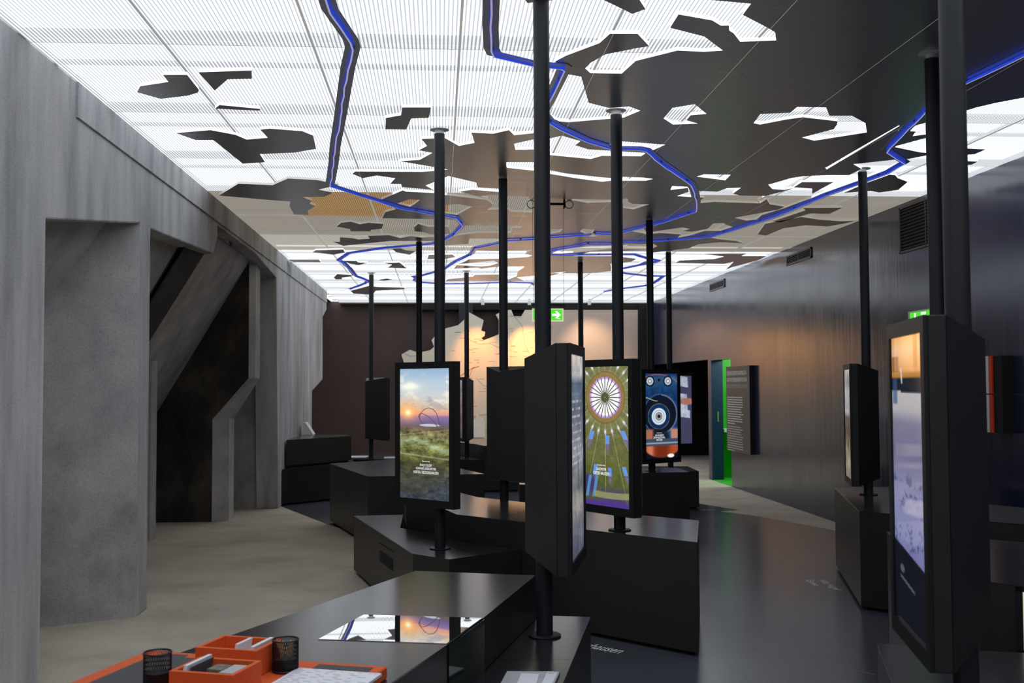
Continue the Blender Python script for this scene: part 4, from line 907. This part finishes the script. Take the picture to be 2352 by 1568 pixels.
# ------------------------------------------------------------------ exit signs
es = empty('exit_sign', (1.10, 10.4, 2.30), 'hanging green exit sign with white arrow, partly behind the central pole', 'sign')
x0, x1, z0, z1 = .94, ay(1291, 720, 10.4).x, ay(1270, 735, 10.4).z, ay(1270, 711, 10.4).z
b = MB(); b.box(x0-.012, x1+.014, 10.396, 10.404, z0-.014, z1+.012); b.build('plate', M['lit'], es)
b = MB(); b.box(x0, x1, 10.390, 10.395, z0, z1); gp = b.build('green_panel', M['exitgreen'], es)
zc_ = (z0+z1)/2; xa_ = ay(1268, 720, 10.4).x; xb_ = ay(1288, 720, 10.4).x; hh = (z1-z0)
b = MB(); pts = [(xa_, zc_-.012), (xb_-.035, zc_-.012), (xb_-.06, zc_-hh*.33), (xb_-.037, zc_-hh*.33), (xb_, zc_), (xb_-.037, zc_+hh*.33), (xb_-.06, zc_+hh*.33), (xb_-.035, zc_+.012), (xa_, zc_+.012)]
b.face([(a, 10.388, c_) for a, c_ in pts]); b.build('arrow', M['exitwhite'], gp, recalc=False)
b = MB(); b.box(x1-.05, x1-.02, 10.3875, 10.3885, z0+.012, z0+.016); b.build('small_print', M['exitwhite'], gp)
b = MB(); b.box(x0-.02, x1+.035, 10.38, 10.42, z1+.028, z1+.055); b.build('top_housing', M['steel'], es)
b = MB(); b.tube([(x1+.02, 10.4, z1+.05), (x1+.02, 10.4, ZD)], .0018, 6); b.build('wire', M['black'], es)
b = MB(); b.tube([(x0, 10.4, z1+.05), (x0, 10.4, ZD)], .0018, 6); b.build('wire', M['black'], es)
br = empty('ceiling_bracket', (1.2, 10.35, 3.45), 'black ceiling rod with ring ends above the exit sign', 'bracket')
b = MB(); b.box(.96, 1.255, 10.33, 10.36, 3.462, 3.482); b.build('rod', M['black'], br)
b = MB(); b.box(1.246, 1.256, 10.30, 10.39, 3.43, ZD-.001); b.build('end_plate', M['black'], br)
for xr in (.92, 1.30):
    b = MB(); b.tube([(xr+.04*math.cos(a), 10.345, 3.468+.04*math.sin(a)) for a in [2*math.pi*k/18 for k in range(19)]], .004); b.build('ring', M['steel'], br)
e2 = empty('exit_sign', (XR, 10.1, 2.3), 'small green exit sign on the navy wall, cut off by the nearest screen', 'sign')
b = MB(); b.box(XR-.05, XR-.0005, 9.75, 10.35, 2.30, 2.40); b.build('plate', M['white'], e2)
b = MB(); b.box(XR-.054, XR-.05, 9.8, 10.3, 2.31, 2.385); gp = b.build('green_panel', M['exitgreen'], e2)
b = MB(); b.box(XR-.056, XR-.054, 10.17, 10.2, 2.32, 2.375); b.box(XR-.056, XR-.054, 9.95, 10.05, 2.35, 2.375); b.build('pictogram', M['exitwhite'], gp)

# ------------------------------------------------------------------ boards on the right wall
tbd = empty('text_board', (XR-.06, 16.4, .61), 'grey-brown board with white text mounted on the navy wall', 'board')
xb = XR-.075
b = MB(); b.box(xb, XR-.001, 15.75, 17.05, .607, 1.963); b.build('board_body', M['boardedge'], tbd)
b = MB(); b.box(xb-.004, xb, 15.75, 17.05, .607, 1.963); bf = b.build('board_face', M['board'], tbd)
xd = (0, -1, 0)
for k, s in enumerate(('ENTDECKEN SIE DIE ROUTE INDUSTRIEKULTUR –', 'UND SO DIE FASZINIERENDE METROPOLE RUHR', 'WHY NOT DISCOVER THE INDUSTRIAL CULTURE ROUTE?')):
    text('heading', s, .085, M['print'] if k < 2 else M['printgrey'], (xb-.004, 17.0, 1.825-.105*k), xd, (0, 0, 1), bf, width=1.12+.04*(k == 2), bold=.0015 if k < 2 else 0, lift=.001)
rnd = random.Random(2)
for blk, (zs, nl, m) in enumerate(((1.46, 12, M['print']), (.99, 11, M['printgrey']))):
    for k in range(nl):
        L = rnd.uniform(.72, .86) if k < nl-1 else .4
        b = MB(); yy = 16.99; z = zs-.038*k
        while yy > 16.99-L:
            wl_ = rnd.uniform(.03, .09); b.box(xb-.0055, xb-.004, yy-wl_, yy, z, z+.015); yy -= wl_+.012
        b.build('text_line', m, bf)
for k, (z0, z1) in enumerate(((1.585, 1.905), (1.255, 1.575))):
    r = empty('wall_board', (XR, 8.8, z0), ['upper of two white boards with orange edges at the right wall', 'lower of two white boards with orange edges at the right wall'][k], 'board', 'boards with orange edges')
    b = MB(); b.box(XR-.10, XR-.002, 8.50, 8.75, z0, z1); b.build('back_box', M['black'], r)
    b = MB(); b.box(XR-.115, XR-.10, 8.69, 8.755, z0, z1); b.build('white_face', M['white'], r)
    b = MB(); b.box(XR-.115, XR-.10, 8.64, 8.69, z0, z1); b.build('orange_edge', M['red'], r)

# ------------------------------------------------------------------ lettering on the floor
def floor_text(nm, label, lines):
    r = empty(nm, (lines[0][1][0], lines[0][1][1], .003), label, 'lettering', 'place names on the dark floor')
    for s, org, xd_, size, wd in lines:
        d_ = Vector((*xd_, 0)).normalized(); text('word', s, size, M['print'], (org[0], org[1], .0034), d_, Vector((-d_.y, d_.x, 0)), r, width=wd, bold=.002)
floor_text('floor_lettering', 'white place name on the dark floor right of the long plinth', [('Villa Hügel', (3.23, 8.86), (-.06, -1), .085, .44), ('Essen', (3.12, 8.86), (-.06, -1), .085, .24)])
floor_text('floor_lettering', 'white place name on the dark floor, cut off by the low near plinth', [('Oberhausen', (.80, 6.87), (.72, -.69), .17, .43)])
floor_text('floor_lettering', 'tiny white word on the dark floor beside the far low plinth', [('Nachtigall', (3.50, 13.93), (.98, -.2), .05, .18)])

# ------------------------------------------------------------------ things on the near table
e1 = Vector((.947, -.32, 0)).normalized(); e2v = Vector((-.32, -.947, 0)).normalized()
P0 = Vector((-1.0, 3.75, 0)); ZT = T+.04
def R4(o, w_, d_): return [tuple((o).xy), tuple((o+e1*w_).xy), tuple((o+e1*w_+e2v*d_).xy), tuple((o+e2v*d_).xy)]
tr = empty('orange_tray', tuple(P0.xy)+(T,), 'flat orange tray board with dark mats on the near table', 'tray')
b = MB(); b.prism(R4(P0, .88, .62), T+.0005, ZT); o = b.build('board', M['orange'], tr); o.modifiers.new('soft', 'BEVEL').width = .004
b = MB(); b.prism(R4(P0+e1*.075+e2v*.03, .10, .5), ZT, ZT+.0015); b.prism(R4(P0+e1*.06+e2v*.06, .20, .45), ZT, ZT+.0012); b.build('mat', M['mat'], tr)
b = MB(); b.prism(R4(P0+e1*.655+e2v*.032, .19, .05), ZT, ZT+.0015); b.build('mat', M['mat'], tr)
def open_box(label, o, w_, d_, h_):
    r = empty('card_box', (o.x, o.y, ZT), label, 'box', 'orange boxes on the tray'); t = .014; z0 = ZT+.002
    b = MB(); b.prism(R4(o, w_, d_), z0, z0+.012); b.build('bottom', M['orange'], r)
    for oo, ww, dd_ in ((o, w_, t), (o+e2v*(d_-t), w_, t), (o+e2v*t, t, d_-2*t), (o+e1*(w_-t)+e2v*t, t, d_-2*t)):
        b = MB(); b.prism(R4(oo, ww, dd_), z0+.012, z0+h_); b.build('side', M['orange'], r)
    return r
bo1 = Vector((-.712, 3.583, 0)); bo2 = Vector((-.725, 3.305, 0))
open_box('farther orange box on the tray holding white cards', bo1, .212, .17, .083)
open_box('nearer orange box on the tray holding postcards and stones', bo2, .206, .168, .083)
def card(label, o, w_, d_, z0, z1, m, tilt=0., grp='cards in the orange boxes'):
    b = MB(); q = R4(o, w_, d_); b.hexa([(x_, y_, z0) for x_, y_ in q], [(x_+tilt, y_+tilt*.3, z1) for x_, y_ in q]); tag(b.build('card', m), label, 'card', grp)
card('short stack of white cards in the farther orange box', bo1+e1*.10+e2v*.03, .012, .09, ZT+.014, ZT+.088, M['paper'], .01)
card('long white card leaning in the farther orange box', bo1+e1*.165+e2v*.018, .014, .13, ZT+.014, ZT+.09, M['paper'], .012)
card('white card at the left side of the nearer orange box', bo2+e1*.02+e2v*.015, .012, .135, ZT+.014, ZT+.096, M['paper'], .014)
card('dark backing card behind the white card in the nearer box', bo2+e1*.036+e2v*.02, .005, .12, ZT+.014, ZT+.09, M['ink'], .014)
card('green postcard lying tilted in the nearer orange box', bo2+e1*.075+e2v*.03, .05, .06, ZT+.05, ZT+.075, M['card'])
card('pale crumpled print lying tilted in the nearer orange box', bo2+e1*.135+e2v*.035, .05, .09, ZT+.045, ZT+.078, M['papergrey'])
def cup(label, c, wheat):
    r = empty('pencil_cup', (c[0], c[1], ZT+.0015), label, 'cup', 'black wire-mesh cups on the tray'); R_, H_ = .041, .098; z0 = ZT+.002
    b = MB(); b.lathe((c[0], c[1], z0), [(R_, 0), (R_, .004)], 28); b.build('cup_base', M['wire'], r)
    for z in (.004, H_):
        b = MB(); b.tube([(c[0]+R_*math.cos(2*math.pi*k/28), c[1]+R_*math.sin(2*math.pi*k/28), z0+z) for k in range(29)], .0028, 6); b.build('rim', M['wire'], r)
    b = MB(); S = 44
    for k in range(S):
        for sg in (1, -1):
            b.tube([(c[0]+R_*math.cos(2*math.pi*(k/S)+sg*s*.5), c[1]+R_*math.sin(2*math.pi*(k/S)+sg*s*.5), z0+.004+s*(H_-.004)) for s in (0, .25, .5, .75, 1)], .0007, 4)
    o = b.build('mesh_wall', M['wire'], r, recalc=False); o['kind'] = 'stuff'
    b = MB(); b.lathe((c[0], c[1], z0), [(R_-.004, .005), (R_-.004, .04)], 20); b.build('inner_liner', M['wire'], r)
    return r
cup('black wire-mesh cup with wheat ears right of the boxes', (-.488, 3.437), True)
cup('black wire-mesh cup at the left of the nearer orange box', (-.853, 3.305), False)
rnd = random.Random(9)
for k in range(5):
    a = rnd.uniform(-1, 1); base = Vector((-.488+.012*a, 3.432, ZT+.03)); top = base+Vector((.022*(k-2)/2, -.004, .055+.012*rnd.random()))
    b = MB(); b.tube([base-Vector((0, 0, .02)), top], .0012, 5)
    for s in range(7):
        q = base.lerp(top, .35+.1*s)
        for sg in (-1, 1): b.tube([q, q+Vector((.006*sg, 0, .009))], .0022, 5)
    tag(b.build('wheat_ear', M['wheat']), 'dry wheat ear standing in the wire-mesh cup by the boxes', 'wheat', 'wheat ears in the cup')
po = Vector((-.448, 3.439, 0)); r = empty('paper_pad', (po.x, po.y, ZT), 'pad of white handwritten paper on the tray edge', 'paper')
b = MB(); b.prism(R4(po, .285, .21), ZT+.002, ZT+.010); b.build('sheets', M['paper'], r)
b = MB(); rnd = random.Random(3)
for i in range(12):
    s = .01
    while s < .25:
        l = rnd.uniform(.006, .03); q = R4(po+e1*s+e2v*(.012+.016*i), l, .0014); b.prism(q, ZT+.010, ZT+.0104); s += l+rnd.uniform(.012, .06)
o = b.build('handwriting', M['ink'], r); o['kind'] = 'stuff'
# printed card on plinth B
r = empty('info_card', (.38, 4.2, LW), 'grey and white information card on the low near plinth', 'card')
q = [(.20, 3.95), (.40, 3.93), (.487, 4.278), (.275, 4.303)]
b = MB(); b.prism(q, LW+.001, LW+.009); b.build('card_board', M['papergrey'], r)
b = MB(); b.prism([(.36, 3.95), (.395, 3.945), (.478, 4.272), (.435, 4.277)], LW+.009, LW+.0095); b.build('white_stripe', M['paper'], r)
b = MB(); b.prism([(.27, 3.96), (.345, 3.95), (.40, 4.25), (.33, 4.268)], LW+.009, LW+.0093); b.build('pale_picture', M['paper'], r)
text('lettering', 'Haldenpark', .012, M['ink'], (.432, 4.262, LW+.0096), (1, -.08, 0), (.08, 1, 0), r); text('lettering', 'Herten', .010, M['ink'], (.432, 4.245, LW+.0096), (1, -.08, 0), (.08, 1, 0), r)
# papers and small things on the far plinths
def sheet(label, x0, x1, y0, y1, z, m=None):
    b = MB(); b.hexa([(x0, y0, z+.001), (x1, y0, z+.001), (x1, y1, z+.001), (x0, y1, z+.001)], [(x0, y0, z+.004), (x1, y0, z+.004), (x1, y1, z+.014), (x0, y1, z+.014)]); tag(b.build('leaflet', m or M['paper']), label, 'leaflet', 'leaflets on the far plinths')
sheet('white leaflet stand left of the far screen turned away', -1.45, -1.16, 17.35, 17.65, LW)
sheet('pale leaflet right of the far screen turned away', -.88, -.66, 17.1, 17.35, LW, M['papergrey'])
sheet('white leaflet on the far low plinth beside the brown picture screen', .20, .33, 17.05, 17.25, LW)
b = MB(); b.box(.80, 1.02, 17.2, 17.5, T+.001, T+.16); bx = b.build('black_case', M['black']); bx.modifiers.new('soft', 'BEVEL').width = .01; tag(bx, 'small black case on the far table plinth before the map', 'case')
b = MB(); b.hexa([(-2.14, 16.9, .91), (-1.98, 16.9, .91), (-1.98, 17.2, .91), (-2.14, 17.2, .91)], [(-2.14, 16.9, 1.10), (-2.10, 16.9, 1.10), (-2.10, 17.2, 1.10), (-2.14, 17.2, 1.10)]); tag(b.build('sloped_sign', M['white']), 'white sloped sign on the upper black step block', 'sign')
